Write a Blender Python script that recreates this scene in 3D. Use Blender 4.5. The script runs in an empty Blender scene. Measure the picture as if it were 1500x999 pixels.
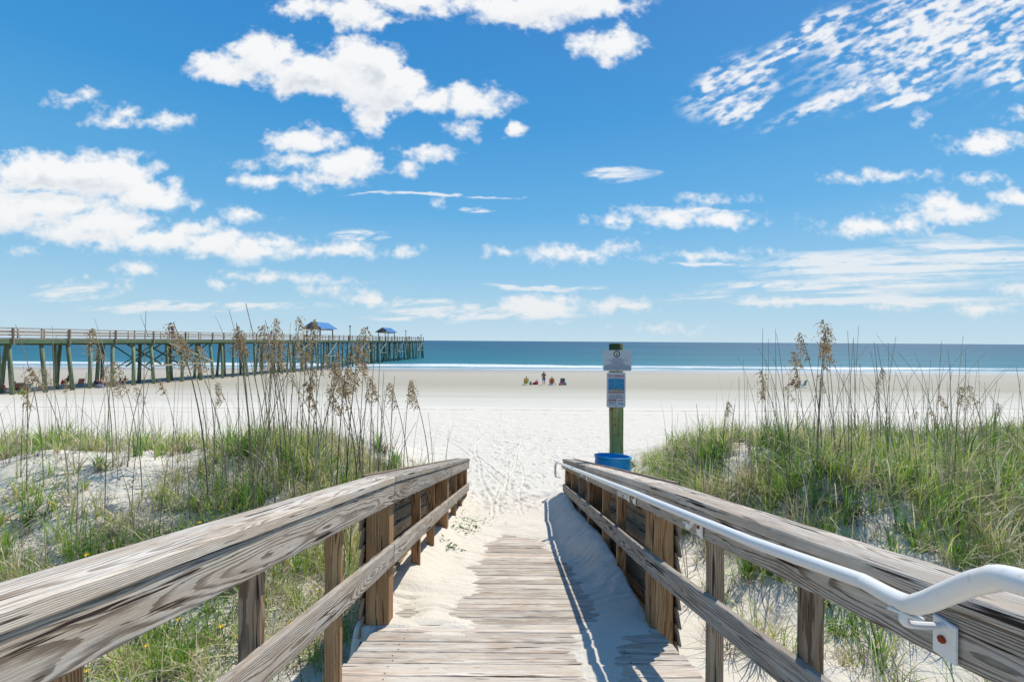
import bpy, math, random
import numpy as np
from mathutils import Vector, Matrix, noise as mnoise
random.seed(7); RNG = np.random.default_rng(7)
SC = bpy.context.scene
COL = SC.collection
PI = math.pi
F = 700.0            # focal length in pixels of a 1500 px wide picture
ROLL = math.radians(0.38)

def at(px, py, d):
    """point seen at photo pixel (px,py) at forward distance d (camera at the origin looking along +Y)"""
    u, v = (px-750)/F, -(py-499.8)/F
    c, s = math.cos(ROLL), math.sin(ROLL)
    return Vector((d*(u*c - v*s), d, d*(u*s + v*c)))

# ------------------------------------------------------------------ noise (numpy)
def _h(ix, iy, seed):
    n = (ix.astype(np.int64)*374761393 + iy.astype(np.int64)*668265263 + seed*974711) & 0xffffffff
    n = ((n ^ (n >> 13))*1274126177) & 0xffffffff
    n = (n ^ (n >> 16)) & 0xffffffff
    return n.astype(np.float64)/4294967295.0
def vn(x, y, seed=0):
    x = np.asarray(x, float); y = np.asarray(y, float)
    ix, iy = np.floor(x), np.floor(y); fx, fy = x-ix, y-iy
    fx = fx*fx*fx*(fx*(fx*6-15)+10); fy = fy*fy*fy*(fy*(fy*6-15)+10)
    a, b = _h(ix, iy, seed), _h(ix+1, iy, seed); c, d = _h(ix, iy+1, seed), _h(ix+1, iy+1, seed)
    return (a*(1-fx)+b*fx)*(1-fy) + (c*(1-fx)+d*fx)*fy          # 0..1
def fbm(x, y, oct=4, seed=0, gain=.5):
    s = 0; a = 1; t = 0
    for o in range(oct):
        s = s + a*vn(x*2**o+17.3*o, y*2**o-9.1*o, seed+o); t += a; a *= gain
    return s/t
def ss(a, b, x):
    t = np.clip((np.asarray(x, float)-a)/(b-a), 0, 1); return t*t*(3-2*t)

# ------------------------------------------------------------------ object helpers
def setp(o, label=None, cat=None, group=None, kind=None):
    if label: o['label'] = label
    if cat: o['category'] = cat
    if group: o['group'] = group
    if kind: o['kind'] = kind
    return o
def empty(name, loc, label, cat, group=None, rz=0):
    o = bpy.data.objects.new(name, None); COL.objects.link(o)
    o.location = loc; o.rotation_euler = (0, 0, rz); o.empty_display_size = .1
    return setp(o, label, cat, group)
def link(name, me, mat=None, parent=None, smooth=False):
    """world-space mesh; becomes a child (kept in place) when a parent is given"""
    o = bpy.data.objects.new(name, me); COL.objects.link(o)
    if mat: me.materials.append(mat)
    if smooth: me.polygons.foreach_set('use_smooth', [True]*len(me.polygons))
    if parent is not None:
        o.parent = parent
        o.matrix_parent_inverse = wm(parent).inverted()
    return o
def wm(o):
    m = Matrix.LocRotScale(o.location, o.rotation_euler, o.scale)
    return wm(o.parent) @ (o.matrix_parent_inverse @ m) if o.parent else m
def npmesh(name, V, Q, attrs=None):
    """V (n,3) ; Q (m,4) quads or (m,3) tris"""
    me = bpy.data.meshes.new(name); V = np.asarray(V, np.float32); Q = np.asarray(Q, np.int32)
    me.vertices.add(len(V)); me.vertices.foreach_set('co', V.ravel())
    k = Q.shape[1]
    me.loops.add(Q.size); me.loops.foreach_set('vertex_index', Q.ravel())
    me.polygons.add(len(Q)); me.polygons.foreach_set('loop_start', np.arange(len(Q), dtype=np.int32)*k)
    me.polygons.foreach_set('loop_total', np.full(len(Q), k, np.int32))
    for n, (ty, arr) in (attrs or {}).items():
        a = me.attributes.new(n, ty, 'POINT')
        a.data.foreach_set('vector' if ty == 'FLOAT_VECTOR' else 'value', np.asarray(arr, np.float32).ravel())
    me.update(calc_edges=True); me.validate(); return me
class MB:
    """general mesh collector with board coordinates"""
    def __init__(s): s.v = []; s.f = []; s.bc = []; s.r = []
    def add(s, V, Fc, bc=None, rnd=0.5):
        n = len(s.v); s.v += [tuple(p) for p in V]; s.f += [tuple(i+n for i in f) for f in Fc]
        s.bc += [tuple(p) for p in (bc if bc is not None else V)]; s.r += [rnd]*len(V)
    def build(s, name, mat, parent=None, smooth=False):
        me = bpy.data.meshes.new(name); me.from_pydata(s.v, [], s.f)
        a = me.attributes.new('bc', 'FLOAT_VECTOR', 'POINT'); a.data.foreach_set('vector', np.array(s.bc, np.float32).ravel())
        a = me.attributes.new('rnd', 'FLOAT', 'POINT'); a.data.foreach_set('value', np.array(s.r, np.float32))
        me.update(); return link(name, me, mat, parent, smooth)
    def beam(s, p0, p1, w, h, up=(0, 0, 1), ch=.004, seg=1, wob=0.0, pith=None, endcut=None):
        """board from p0 to p1: w across, h along 'up'. endcut: direction Y kept plumb"""
        p0, p1 = Vector(p0), Vector(p1); d = (p1-p0); L = d.length; d.normalize()
        sd = d.cross(Vector(up)).normalized(); u = sd.cross(d).normalized()
        ox, oy, oz = random.random()*60, random.uniform(-.5, .5)*w, random.choice((-1, 1))*random.uniform(.5, 1.1)*max(w, h)*.7
        if pith: oy, oz = pith
        if h > w: oy, oz = oz*.8, oy
        prof = [(-w/2+ch, -h/2), (w/2-ch, -h/2), (w/2, -h/2+ch), (w/2, h/2-ch), (w/2-ch, h/2), (-w/2+ch, h/2), (-w/2, h/2-ch), (-w/2, -h/2+ch)]
        st = [(0, ch)] + [(ch + (L-2*ch)*i/seg, 0) for i in range(seg+1)] + [(L, ch)]
        V, BC = [], []
        for t, ins in st:
            jw = wob*(mnoise.noise(Vector((t*1.3+ox, 1, 0)))) if wob else 0
            for k, (a, b) in enumerate(prof):
                fa, fb = a*(1-2*ins/w), b*(1-2*ins/h)
                if wob:
                    e = wob*.8*mnoise.noise(Vector((t*7+ox, k*3.3, oz*10)))
                    fa += math.copysign(e, a)+jw; fb += math.copysign(e, b)
                V.append(p0 + d*t + sd*fa + u*fb); BC.append((t+ox, fa+oy, fb+oz))
        Fc = []; n = len(st)
        for i in range(n-1):
            for k in range(8):
                k2 = (k+1) % 8; Fc.append((i*8+k, i*8+k2, (i+1)*8+k2, (i+1)*8+k))
        Fc.append(tuple(range(7, -1, -1))); Fc.append(tuple((n-1)*8+k for k in range(8)))
        s.add(V, Fc, BC, random.random()); return s
    def tube(s, pts, r, n=8, cap=True, rnd=None):
        pts = [Vector(p) for p in pts]; m = len(pts); V = []; BC = []; Fc = []
        rr = r if hasattr(r, '__len__') else [r]*m
        t0 = (pts[1]-pts[0]).normalized(); ref = Vector((0, 0, 1)) if abs(t0.z) < .9 else Vector((1, 0, 0))
        a = t0.cross(ref).normalized(); L = 0
        for i, p in enumerate(pts):
            t = (pts[min(i+1, m-1)]-pts[max(i-1, 0)]).normalized()
            a = (a - t*a.dot(t)).normalized(); b = t.cross(a)
            if i: L += (p-pts[i-1]).length
            for k in range(n):
                an = 2*PI*k/n; V.append(p + (a*math.cos(an)+b*math.sin(an))*rr[i]); BC.append((L, math.cos(an)*rr[i]*2+.03, math.sin(an)*rr[i]*2))
        for i in range(m-1):
            for k in range(n): Fc.append((i*n+k, i*n+(k+1) % n, (i+1)*n+(k+1) % n, (i+1)*n+k))
        if cap: Fc.append(tuple(range(n-1, -1, -1))); Fc.append(tuple((m-1)*n+k for k in range(n)))
        o = random.random()*50 if rnd is None else rnd
        s.add(V, Fc, [(x+o, y, z) for x, y, z in BC], random.random()); return s
    def lathe(s, c, prof, n=32):
        V = []; Fc = []
        for r, z in prof:
            for k in range(n): V.append((c[0]+r*math.cos(2*PI*k/n), c[1]+r*math.sin(2*PI*k/n), c[2]+z))
        for i in range(len(prof)-1):
            for k in range(n): Fc.append((i*n+k, i*n+(k+1) % n, (i+1)*n+(k+1) % n, (i+1)*n+k))
        s.add(V, Fc); return s
    def poly(s, V, Fc): s.add([Vector(v) for v in V], Fc); return s

# ------------------------------------------------------------------ node helper
class NT:
    def __init__(s, tree): s.t = tree; s.n = tree.nodes; s.l = tree.links; s.n.clear()
    def new(s, ty, **kw):
        nd = s.n.new(ty)
        for k, v in kw.items(): setattr(nd, k, v)
        return nd
    def set(s, sock, v):
        if isinstance(v, bpy.types.NodeSocket): s.l.new(v, sock)
        elif v is not None:
            if hasattr(sock.default_value, '__len__') and not hasattr(v, '__len__'): v = (v,)*3
            if hasattr(v, '__len__') and len(v) == 3 and len(sock.default_value) == 4: v = (*v, 1)
            sock.default_value = v
    def m(s, op, a, b=None, c=None, clamp=False):
        nd = s.new('ShaderNodeMath', operation=op, use_clamp=clamp)
        for i, v in enumerate((a, b, c)):
            if v is not None: s.set(nd.inputs[i], v)
        return nd.outputs[0]
    def vm(s, op, a, b=None, c=None):
        nd = s.new('ShaderNodeVectorMath', operation=op)
        for i, v in enumerate((a, b)):
            if v is not None: s.set(nd.inputs[i], v)
        if c is not None: s.set(nd.inputs['Scale'], c)
        return nd.outputs['Value'] if op in ('LENGTH', 'DOT_PRODUCT', 'DISTANCE') else nd.outputs[0]
    def xyz(s, v):
        nd = s.new('ShaderNodeSeparateXYZ'); s.set(nd.inputs[0], v); return nd.outputs
    def comb(s, x, y, z):
        nd = s.new('ShaderNodeCombineXYZ')
        for i, v in enumerate((x, y, z)): s.set(nd.inputs[i], v)
        return nd.outputs[0]
    def noise(s, vec, scale=1, det=3, rough=.5, dist=0, col=False):
        nd = s.new('ShaderNodeTexNoise'); s.set(nd.inputs['Vector'], vec); s.set(nd.inputs['Scale'], scale)
        nd.inputs['Detail'].default_value = det; nd.inputs['Roughness'].default_value = rough; nd.inputs['Distortion'].default_value = dist
        return nd.outputs['Color' if col else 'Fac']
    def sst(s, a, b, x, o0=0, o1=1):
        nd = s.new('ShaderNodeMapRange', interpolation_type='SMOOTHSTEP')
        for i, v in zip(range(5), (x, a, b, o0, o1)): s.set(nd.inputs[i], v)
        return nd.outputs[0]
    def mix(s, f, a, b, mode='MIX'):
        nd = s.new('ShaderNodeMix', data_type='RGBA', blend_type=mode)
        s.set(nd.inputs[0], f); s.set(nd.inputs[6], a); s.set(nd.inputs[7], b); return nd.outputs[2]
    def ramp(s, x, stops):
        nd = s.new('ShaderNodeValToRGB'); s.set(nd.inputs[0], x); e = nd.color_ramp.elements
        while len(e) < len(stops): e.new(.5)
        for el, (p, c) in zip(e, stops): el.position = p; el.color = (*c, 1)
        return nd.outputs[0]
    def attr(s, name, o='Vector'):
        nd = s.new('ShaderNodeAttribute', attribute_name=name); return nd.outputs[o]
    def bump(s, h, strength, dist, nrm=None):
        nd = s.new('ShaderNodeBump'); s.set(nd.inputs['Height'], h); s.set(nd.inputs['Strength'], strength); s.set(nd.inputs['Distance'], dist)
        if nrm: s.l.new(nrm, nd.inputs['Normal'])
        return nd.outputs[0]
    def out(s, bc, rough=.8, nrm=None, spec=.3, metal=0, **kw):
        p = s.new('ShaderNodeBsdfPrincipled'); s.set(p.inputs['Base Color'], bc); s.set(p.inputs['Roughness'], rough)
        s.set(p.inputs['Specular IOR Level'], spec); s.set(p.inputs['Metallic'], metal)
        if nrm: s.l.new(nrm, p.inputs['Normal'])
        o = s.new('ShaderNodeOutputMaterial'); s.l.new(p.outputs[0], o.inputs[0]); return p
def material(name):
    m = bpy.data.materials.new(name); m.use_nodes = True; return m, NT(m.node_tree)

def wood(name, light, dark, warm, ring=.008, contrast=1., crack=1., bump=1., warmamt=.5, simple=False):
    m, t = material(name)
    v = t.attr('bc'); rnd = t.attr('rnd', 'Fac'); x, y, z = t.xyz(v)
    wv = t.comb(t.m('MULTIPLY', x, 1.15), t.m('MULTIPLY', y, 6), t.m('MULTIPLY', z, 6))
    w = t.noise(wv, 1, 2, .5, col=True); wx, wy, wz = t.xyz(w)
    # knots stretch the rings round themselves
    vo = t.new('ShaderNodeTexVoronoi'); t.set(vo.inputs['Vector'], t.comb(t.m('MULTIPLY', x, 1.1), t.m('MULTIPLY', y, 3.0), t.m('MULTIPLY', z, 3.0))); t.set(vo.inputs['Scale'], 1.0)
    kd = vo.outputs['Distance']; kn = t.sst(.36, .0, kd)
    yy = t.m('ADD', y, t.m('ADD', t.m('MULTIPLY', t.m('SUBTRACT', wx, .5), .055), t.m('MULTIPLY', kn, .03)))
    zz = t.m('ADD', z, t.m('MULTIPLY', t.m('SUBTRACT', wy, .5), .055))
    r = t.m('SQRT', t.m('ADD', t.m('MULTIPLY', yy, yy), t.m('MULTIPLY', zz, zz)))
    fine = t.noise(t.comb(t.m('MULTIPLY', x, 6), t.m('MULTIPLY', y, 70), t.m('MULTIPLY', z, 70)), 1, 4, .65)
    ph = t.m('ADD', t.m('DIVIDE', r, ring), t.m('MULTIPLY', fine, .9))
    sw = t.m('FRACT', ph)
    late = t.m('MULTIPLY', t.sst(.38, .82, sw), t.sst(1.0, .92, sw))
    vary = t.noise(t.comb(t.m('MULTIPLY', x, 3), t.m('MULTIPLY', y, 18), t.m('MULTIPLY', z, 18)), 1, 3, .55)
    late2 = t.m('MULTIPLY', late, t.sst(.28, .6, vary, .35, 1.0))
    fib = t.noise(t.comb(t.m('MULTIPLY', x, 7), t.m('MULTIPLY', y, 300), t.m('MULTIPLY', z, 300)), 1, 4, .75)
    big = t.noise(t.comb(t.m('MULTIPLY', x, 2.2), t.m('MULTIPLY', y, 14), t.m('MULTIPLY', z, 14)), 1, 3, .6)
    big2 = t.noise(t.comb(t.m('MULTIPLY', x, 1.4), t.m('MULTIPLY', y, 9), t.m('ADD', z, 7)), 1, 4, .6)
    c = t.mix(t.m('MULTIPLY', late2, .85*contrast, clamp=True), light, dark)
    c = t.mix(t.m('MULTIPLY', t.sst(.38, .66, big), warmamt), c, warm, 'MIX')
    c = t.mix(t.m('MULTIPLY', t.m('MULTIPLY', late2, t.sst(.40, .7, big)), .5*contrast), c, dark)
    c = t.mix(1, c, t.comb(*[t.m('ADD', .30, t.m('MULTIPLY', fib, 1.38))]*3), 'MULTIPLY')
    c = t.mix(1, c, t.comb(*[t.m('ADD', .68, t.m('MULTIPLY', rnd, .50))]*3), 'MULTIPLY')
    c = t.mix(t.m('MULTIPLY', t.sst(.55, .75, big2), .35), c, [d*1.3 for d in dark])
    ck = t.noise(t.comb(t.m('MULTIPLY', x, 2.4), t.m('MULTIPLY', t.m('ADD', y, t.m('MULTIPLY', wx, .02)), 55), t.m('MULTIPLY', t.m('ADD', z, t.m('MULTIPLY', wy, .02)), 55)), 1, 2, .4)
    ck2 = t.noise(t.comb(t.m('MULTIPLY', x, 9), t.m('MULTIPLY', y, 150), t.m('MULTIPLY', z, 150)), 1, 2, .5)
    cr = t.m('MULTIPLY', t.m('MAXIMUM', t.sst(.655, .70, ck), t.m('MULTIPLY', t.sst(.70, .76, ck2), .8)), crack)
    c = t.mix(cr, c, (.035, .025, .02))
    kk = t.sst(.10, .04, kd)
    c = t.mix(t.m('MULTIPLY', kk, .7), c, (.07, .04, .025))
    h = t.m('SUBTRACT', t.m('ADD', t.m('MULTIPLY', late2, .6), t.m('MULTIPLY', fib, .5)), t.m('MULTIPLY', cr, 2.5))
    t.out(c, .85, t.bump(h, .8*bump, .0022), .2)
    return m

def wood_dusty(name, *a, **k):
    m = wood(name, *a, **k); nt = m.node_tree; t = NT.__new__(NT); t.t = nt; t.n = nt.nodes; t.l = nt.links
    p = [n for n in nt.nodes if n.type == 'BSDF_PRINCIPLED'][0]; src = p.inputs['Base Color'].links[0].from_socket
    P = t.new('ShaderNodeNewGeometry').outputs['Position']; x, y, z = t.xyz(P)
    d = t.noise(t.comb(t.m('MULTIPLY', x, 4), t.m('MULTIPLY', y, 22), 0), 1, 6, .72); d2 = t.noise(P, 1.6, 3, .6)
    grit = t.noise(P, 260, 2, .6)
    f = t.m('MULTIPLY', t.sst(.46, .66, t.m('ADD', t.m('MULTIPLY', d, .65), t.m('MULTIPLY', d2, .38))), t.sst(.35, .6, grit, .45, 1))
    c = t.mix(t.m('MULTIPLY', f, .8), src, (.68, .62, .52)); t.l.new(c, p.inputs['Base Color']); return m
def plain(name, col, rough=.6, metal=0, spec=.4, var=.15, scale=20, bump=0):
    m, t = material(name)
    tc = t.new('ShaderNodeTexCoord').outputs['Object']
    n = t.noise(tc, scale, 4, .6)
    c = t.mix(1, col, t.comb(*[t.m('ADD', 1-var, t.m('MULTIPLY', n, 2*var))]*3), 'MULTIPLY')
    t.out(c, rough, t.bump(n, bump, .01) if bump else None, spec, metal); return m

# ------------------------------------------------------------------ terrain heights
BY = [-30, -3, 0, 3, 7, 9.5, 12, 14, 20, 30, 43, 62, 90, 107, 125, 160, 400]
BZ = [-2.0, -2.45, -2.5, -2.62, -2.80, -3.05, -3.27, -3.42, -3.75, -4.22, -5.15, -5.62, -6.22, -6.5, -6.9, -7.6, -12]
_yy = np.linspace(-30, 400, 8601); _zz = np.interp(_yy, BY, BZ)
_k = np.hanning(41); _k /= _k.sum(); _zz2 = np.convolve(np.pad(_zz, 20, mode='edge'), _k, mode='valid')
def base(y): return np.interp(y, _yy, _zz2)
def deckz(y): return np.where(np.asarray(y, float) > 3.38, -2.03-.22*(np.asarray(y, float)-3.38), -2.03+.17*(3.38-np.asarray(y, float)))
def dk(px, py):                              # photo pixel -> point on the ramp
    r = (py-499.8)/F; d = 1.2864/(r-.22) if py > 905 and False else 1.2864/(r-.22)
    if d < 3.38: d = 2.6046/(r+.17)
    return ((px-750)/F*d, d)
def side(x, y):                              # dunes either side
    x = np.asarray(x, float); y = np.asarray(y, float)
    h = base(y)
    warp = (fbm(x*.5, y*.5, 3, 5)-.5)
    L = ss(-1.75, -3.4, x + .7*warp)*ss(3.4, 7.4, y + 1.0*warp)*ss(16.5, 9.2, y + 2*warp)
    Rr = ss(2.35, 4.3, x + .8*warp)*ss(3.6, 7.0, y + 1.0*warp)*ss(16.5, 9.2, y + 2*warp)
    fl = ss(-11, -7, x)*ss(-4.5, -5.5, x)
    h = h + .88*L*(.78 + .55*fbm(x*.45+3, y*.45, 3, 11)) + 1.02*Rr*(.8 + .5*fbm(x*.5+9, y*.45, 3, 12))
    rough = ss(1.2, 2.2, np.abs(x))*ss(18, 10, y)
    h = h + rough*.16*(fbm(x*1.7, y*1.7, 4, 21)-.5)
    return h
def pip(X, Y, P):
    ins = np.zeros(X.shape, bool); n = len(P)
    for i in range(n):
        x0, y0 = P[i]; x1, y1 = P[(i+1) % n]
        if y0 == y1: continue
        c = ((Y >= min(y0, y1)) & (Y < max(y0, y1))) & (X < (x1-x0)*(Y-y0)/(y1-y0)+x0); ins ^= c
    return ins
def sdist(X, Y, P):
    d = np.full(X.shape, 1e9); n = len(P)
    for i in range(n):
        a = np.array(P[i]); b = np.array(P[(i+1) % n]); ab = b-a; L = (ab**2).sum()+1e-12
        t = np.clip(((X-a[0])*ab[0]+(Y-a[1])*ab[1])/L, 0, 1)
        d = np.minimum(d, np.hypot(X-a[0]-t*ab[0], Y-a[1]-t*ab[1]))
    return np.where(pip(X, Y, P), -d, d)
EXP1 = [(-1.6, -5), (-1.6, 3.1)] + [dk(*p) for p in [(548, 926), (585, 922), (640, 921), (692, 928), (700, 912), (655, 903), (675, 884), (700, 870), (707, 852), (693, 834), (712, 816), (714, 798), (740, 784), (765, 786),
       (790, 791), (800, 800), (832, 830), (852, 860), (868, 884), (876, 900), (862, 915), (848, 935), (842, 960), (850, 999), (858, 1100)]] + [(.38, -5)]
EXP2 = [dk(*p) for p in [(590, 887), (602, 884), (616, 898), (600, 905), (586, 903)]]
EXP3 = [dk(*p) for p in [(905, 1000), (925, 950), (955, 930), (965, 922), (1010, 905)]] + [(1.6, 3.3), (1.6, -5), (.7, -5)]
PATCH = [dk(*p) for p in [(608, 938), (640, 932), (690, 934), (684, 946), (640, 948)]]
def corridor(x, y):
    """sand surface between the railings (drifts over the ramp)"""
    st = .11*(vn(x*2.2, y*26, 31)-.5) + .10*(fbm(x*5, y*5, 3, 32)-.5) + .05*(vn(x*3.+7, y*60, 37)-.5)
    sd = np.minimum(np.minimum(sdist(x, y, EXP1), sdist(x, y, EXP3)), sdist(x, y, EXP2) + .02)
    sd = np.maximum(sd, -sdist(x, y, PATCH)-.01)
    sd = sd + st
    off = np.where(sd > 0, .012*ss(0, .12, sd) + .11*np.clip(sd-.05, 0, .6), np.clip(sd*.35, -.03, 0))
    drift = .22*ss(.55, 1.02, x)*ss(3.5, 5.5, y) + .13*ss(-.6, -1.0, x)*ss(3.5, 5, y)
    off = off + np.where(sd > 0, drift*ss(0, .3, sd), 0)
    off = off + np.where(sd > .05, .03*(fbm(x*3, y*3, 3, 33)-.5)*ss(.05, .3, sd), 0)
    z = deckz(y) + off
    far = -2.86 - (y-7.2)*.095                          # natural beach level beyond the ramp
    k = ss(6.6, 8.2, y)
    g = np.maximum(z, far) if False else z*(1-k) + np.maximum(far+.22*ss(.55, 1.05, x)*ss(10.5, 8.5, y)+.08*ss(-.6, -1.0, x)*ss(10, 8.5, y), z)*k
    g = np.where(np.abs(x) > .985+.03*np.clip(3.4-y, 0, 3), np.where(y < 3.36, side(x, y), g), g)
    return g
def groundz(x, y):
    x = np.asarray(x, float); y = np.asarray(y, float)
    s = side(x, y); c = corridor(x, y)
    w = ss(1.16, 1.06, np.abs(x + .03)); wfar = ss(13.0, 9.6, y)
    w2 = np.where(y < 9.6, w, np.maximum(w, 0)*1.0)
    # beyond the ramp end the corridor widens and fades into the beach
    wid = 1.06 + np.clip(y-9.3, 0, 9)*.55
    w = np.where(y < 9.3, w, ss(wid+.5, wid-.1, np.abs(x)))*wfar
    return s*(1-w) + c*w

def grow(start, first, ratio, end):
    o = [start]; st = first
    while o[-1] < end: o.append(o[-1]+st); st *= ratio
    return o
xs_r = list(np.arange(0, 1.42, .018)) + list(np.arange(1.44, 5, .05)); xs_r += grow(xs_r[-1]+.06, .07, 1.045, 900)
XS = np.array(sorted([-v for v in xs_r[1:]] + xs_r))
YS = np.array(list(np.arange(-12, -2, .5)) + list(np.arange(-2, 2, .1)) + list(np.arange(2, 10, .019)) + list(np.arange(10, 20, .04)) + list(np.arange(20, 40, .12)) + grow(40, .3, 1.03, 400))
GX, GY = np.meshgrid(XS, YS)
GZ = groundz(GX, GY)
# ripples and hollows of the trodden sand
trod = ss(7.0, 9.5, GY)*ss(34, 24, GY)
GZ += trod*(.055*(fbm(GX*1.6, GY*1.3, 4, 41)-.5) + .045*(fbm(GX*4.5, GY*3.5, 3, 42)-.5))
GZ += ss(24, 40, GY)*ss(100, 60, GY)*.12*(fbm(GX*.12, GY*.3, 3, 43)-.5)
def dent(cx, cy, rx, ry, ang, dep):
    R_ = max(rx, ry)*2.6
    i0, i1 = np.searchsorted(XS, [cx-R_, cx+R_]); j0, j1 = np.searchsorted(YS, [cy-R_, cy+R_])
    if i1-i0 < 2 or j1-j0 < 2: return
    X = GX[j0:j1, i0:i1]-cx; Y = GY[j0:j1, i0:i1]-cy
    c, s = math.cos(ang), math.sin(ang); q = np.hypot((X*c+Y*s)/rx, (-X*s+Y*c)/ry)
    GZ[j0:j1, i0:i1] += dep*(-np.exp(-q**2*1.3) + .45*np.exp(-((q-1.45)/.38)**2))
for i in range(1500):                                   # footprints along the way down to the water
    y = 7.6 + 26*random.random()**1.35
    sp = .55 + (y-8)*.33
    x = random.gauss(.0 + .02*(y-9), sp)
    if y < 9.3 and abs(x) > .8: continue
    if abs(x) > 1.2 + (y-9)*1.4: continue
    dent(x, y, random.uniform(.045, .07), random.uniform(.09, .14), random.gauss(0, .5), random.uniform(.012, .035)*min(1, .35+(y-7.6)*.2))
for k in range(5):                                      # wheel and drag marks leading away
    x = random.uniform(-.45, .35); y = 7.7+random.random(); an = random.gauss(0, .05)
    w = random.uniform(.028, .045)
    for q in range(260):
        an += random.gauss(0, .018) - .003*(x-.1); y += .045; x += .045*math.tan(an) + (-.006 if k == 0 and y > 11 else 0)
        if y < 22: dent(x, y, w, .05, 0, .010)
for k in range(2):                                      # cart track curving off to the left
    x, y, an = -.2+k*.22, 10.5, -.25
    for q in range(330):
        an -= .0009; x += .06*math.tan(an); y += .06
        dent(x, y, .05, .06, 0, .018)
# drying sand on the ramp has small scuffs
for i in range(120):
    y = random.uniform(3.6, 9); x = random.choice((random.uniform(.55, .98), random.uniform(-.95, -.4)))
    if corridor(np.array([[x]]), np.array([[y]]))[0, 0] - deckz(y) > .03: dent(x, y, random.uniform(.03, .07), random.uniform(.03, .09), random.random()*3, random.uniform(.004, .014))
ny, nx = GX.shape
idx = np.arange(nx*ny).reshape(ny, nx)
Q = np.stack([idx[:-1, :-1], idx[:-1, 1:], idx[1:, 1:], idx[1:, :-1]], -1).reshape(-1, 4)

def sand_mat():
    m, t = material('sand')
    P = t.new('ShaderNodeNewGeometry').outputs['Position']; x, y, z = t.xyz(P)
    g = t.noise(P, 600, 2, .6); g2 = t.noise(P, 60, 4, .65); g3 = t.noise(P, 2.2, 4, .6)
    st = t.noise(t.comb(t.m('MULTIPLY', x, .035), t.m('MULTIPLY', y, .35), 0), 1, 4, .6)
    st2 = t.noise(t.comb(t.m('MULTIPLY', x, .012), t.m('MULTIPLY', y, .9), 3), 1, 3, .55)
    dry = t.mix(g3, (.66, .605, .505), (.74, .685, .59))
    speck = t.sst(.60, .74, t.noise(P, 90, 3, .7))
    dry = t.mix(t.m('MULTIPLY', speck, t.m('MULTIPLY', .22, t.sst(.4, .6, t.noise(P, .9, 3, .6)))), dry, (.32, .27, .21))
    dry = t.mix(1, dry, t.comb(*[t.m('ADD', .9, t.m('MULTIPLY', g, .2))]*3), 'MULTIPLY')
    yw = t.m('ADD', y, t.m('MULTIPLY', t.m('SUBTRACT', t.noise(t.comb(t.m('MULTIPLY', x, .06), t.m('MULTIPLY', y, .05), 0), 1, 3, .6), .5), 7))
    hard = t.ramp(t.m('DIVIDE', t.m('ADD', yw, t.m('MULTIPLY', t.m('SUBTRACT', st, .5), 14)), 110),
                  [(.25, (.66, .625, .55)), (.36, (.60, .56, .475)), (.46, (.50, .465, .375)), (.52, (.42, .385, .30)), (.66, (.44, .40, .315)), (.82, (.47, .425, .345)), (.93, (.36, .33, .28)), (1., (.30, .285, .26))])
    hard = t.mix(t.m('MULTIPLY', t.sst(.45, .7, st2), .30), hard, (.36, .325, .26))
    c = t.mix(t.sst(29.2, 33, yw), dry, hard)
    # wrack lines of dried weed
    def line(y0, w, amt, sc, sd):
        wob = t.m('MULTIPLY', t.m('SUBTRACT', t.noise(t.comb(t.m('MULTIPLY', x, sc), 0, sd), 1, 3, .6), .5), 2.2)
        q = t.m('ABSOLUTE', t.m('SUBTRACT', t.m('ADD', y, wob), y0))
        br = t.sst(.42, .62, t.noise(t.comb(t.m('MULTIPLY', x, .8), t.m('MULTIPLY', y, 5), sd+2), 1, 5, .7))
        return t.m('MULTIPLY', t.m('MULTIPLY', t.sst(w, 0, q), br), amt)
    c = t.mix(line(29.0, .38, .9, .09, 1), c, (.20, .15, .10))
    c = t.mix(line(31.8, .30, .35, .07, 5), c, (.26, .21, .15))
    c = t.mix(line(26.6, .25, .45, .2, 8), c, (.28, .22, .16))
    h = t.m('ADD', t.m('MULTIPLY', g2, .7), t.m('MULTIPLY', g, .12))
    hb = t.m('ADD', h, t.m('MULTIPLY', t.noise(P, 14, 4, .6), 1.2))
    mott = t.noise(P, 3.6, 5, .62)
    nb0 = t.bump(mott, t.m('MULTIPLY', t.sst(8.5, 12, y), t.sst(34, 24, y, .10, .55)), .10)
    nb = t.bump(hb, t.sst(34, 24, y, .18, .8), .014, nb0)
    wet = t.sst(92, 107, yw)
    t.out(c, t.m('SUBTRACT', .95, t.m('MULTIPLY', wet, .62)), nb, t.m('ADD', .12, t.m('MULTIPLY', wet, .5)))
    return m
V = np.stack([GX, GY, GZ], -1).reshape(-1, 3)
sand = link('sand', npmesh('sand', V, Q), sand_mat(), smooth=True); setp(sand, kind='structure')
def gz(x, y):
    i = int(np.clip(np.searchsorted(XS, x), 1, nx-1)); j = int(np.clip(np.searchsorted(YS, y), 1, ny-1))
    fx = (x-XS[i-1])/(XS[i]-XS[i-1]); fy = (y-YS[j-1])/(YS[j]-YS[j-1])
    return float((GZ[j-1, i-1]*(1-fx)+GZ[j-1, i]*fx)*(1-fy) + (GZ[j, i-1]*(1-fx)+GZ[j, i]*fx)*fy)
def gzv(X, Y):
    i = np.clip(np.searchsorted(XS, X), 1, nx-1); j = np.clip(np.searchsorted(YS, Y), 1, ny-1)
    fx = (X-XS[i-1])/(XS[i]-XS[i-1]); fy = (Y-YS[j-1])/(YS[j]-YS[j-1])
    return (GZ[j-1, i-1]*(1-fx)+GZ[j-1, i]*fx)*(1-fy) + (GZ[j, i-1]*(1-fx)+GZ[j, i]*fx)*fy

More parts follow.
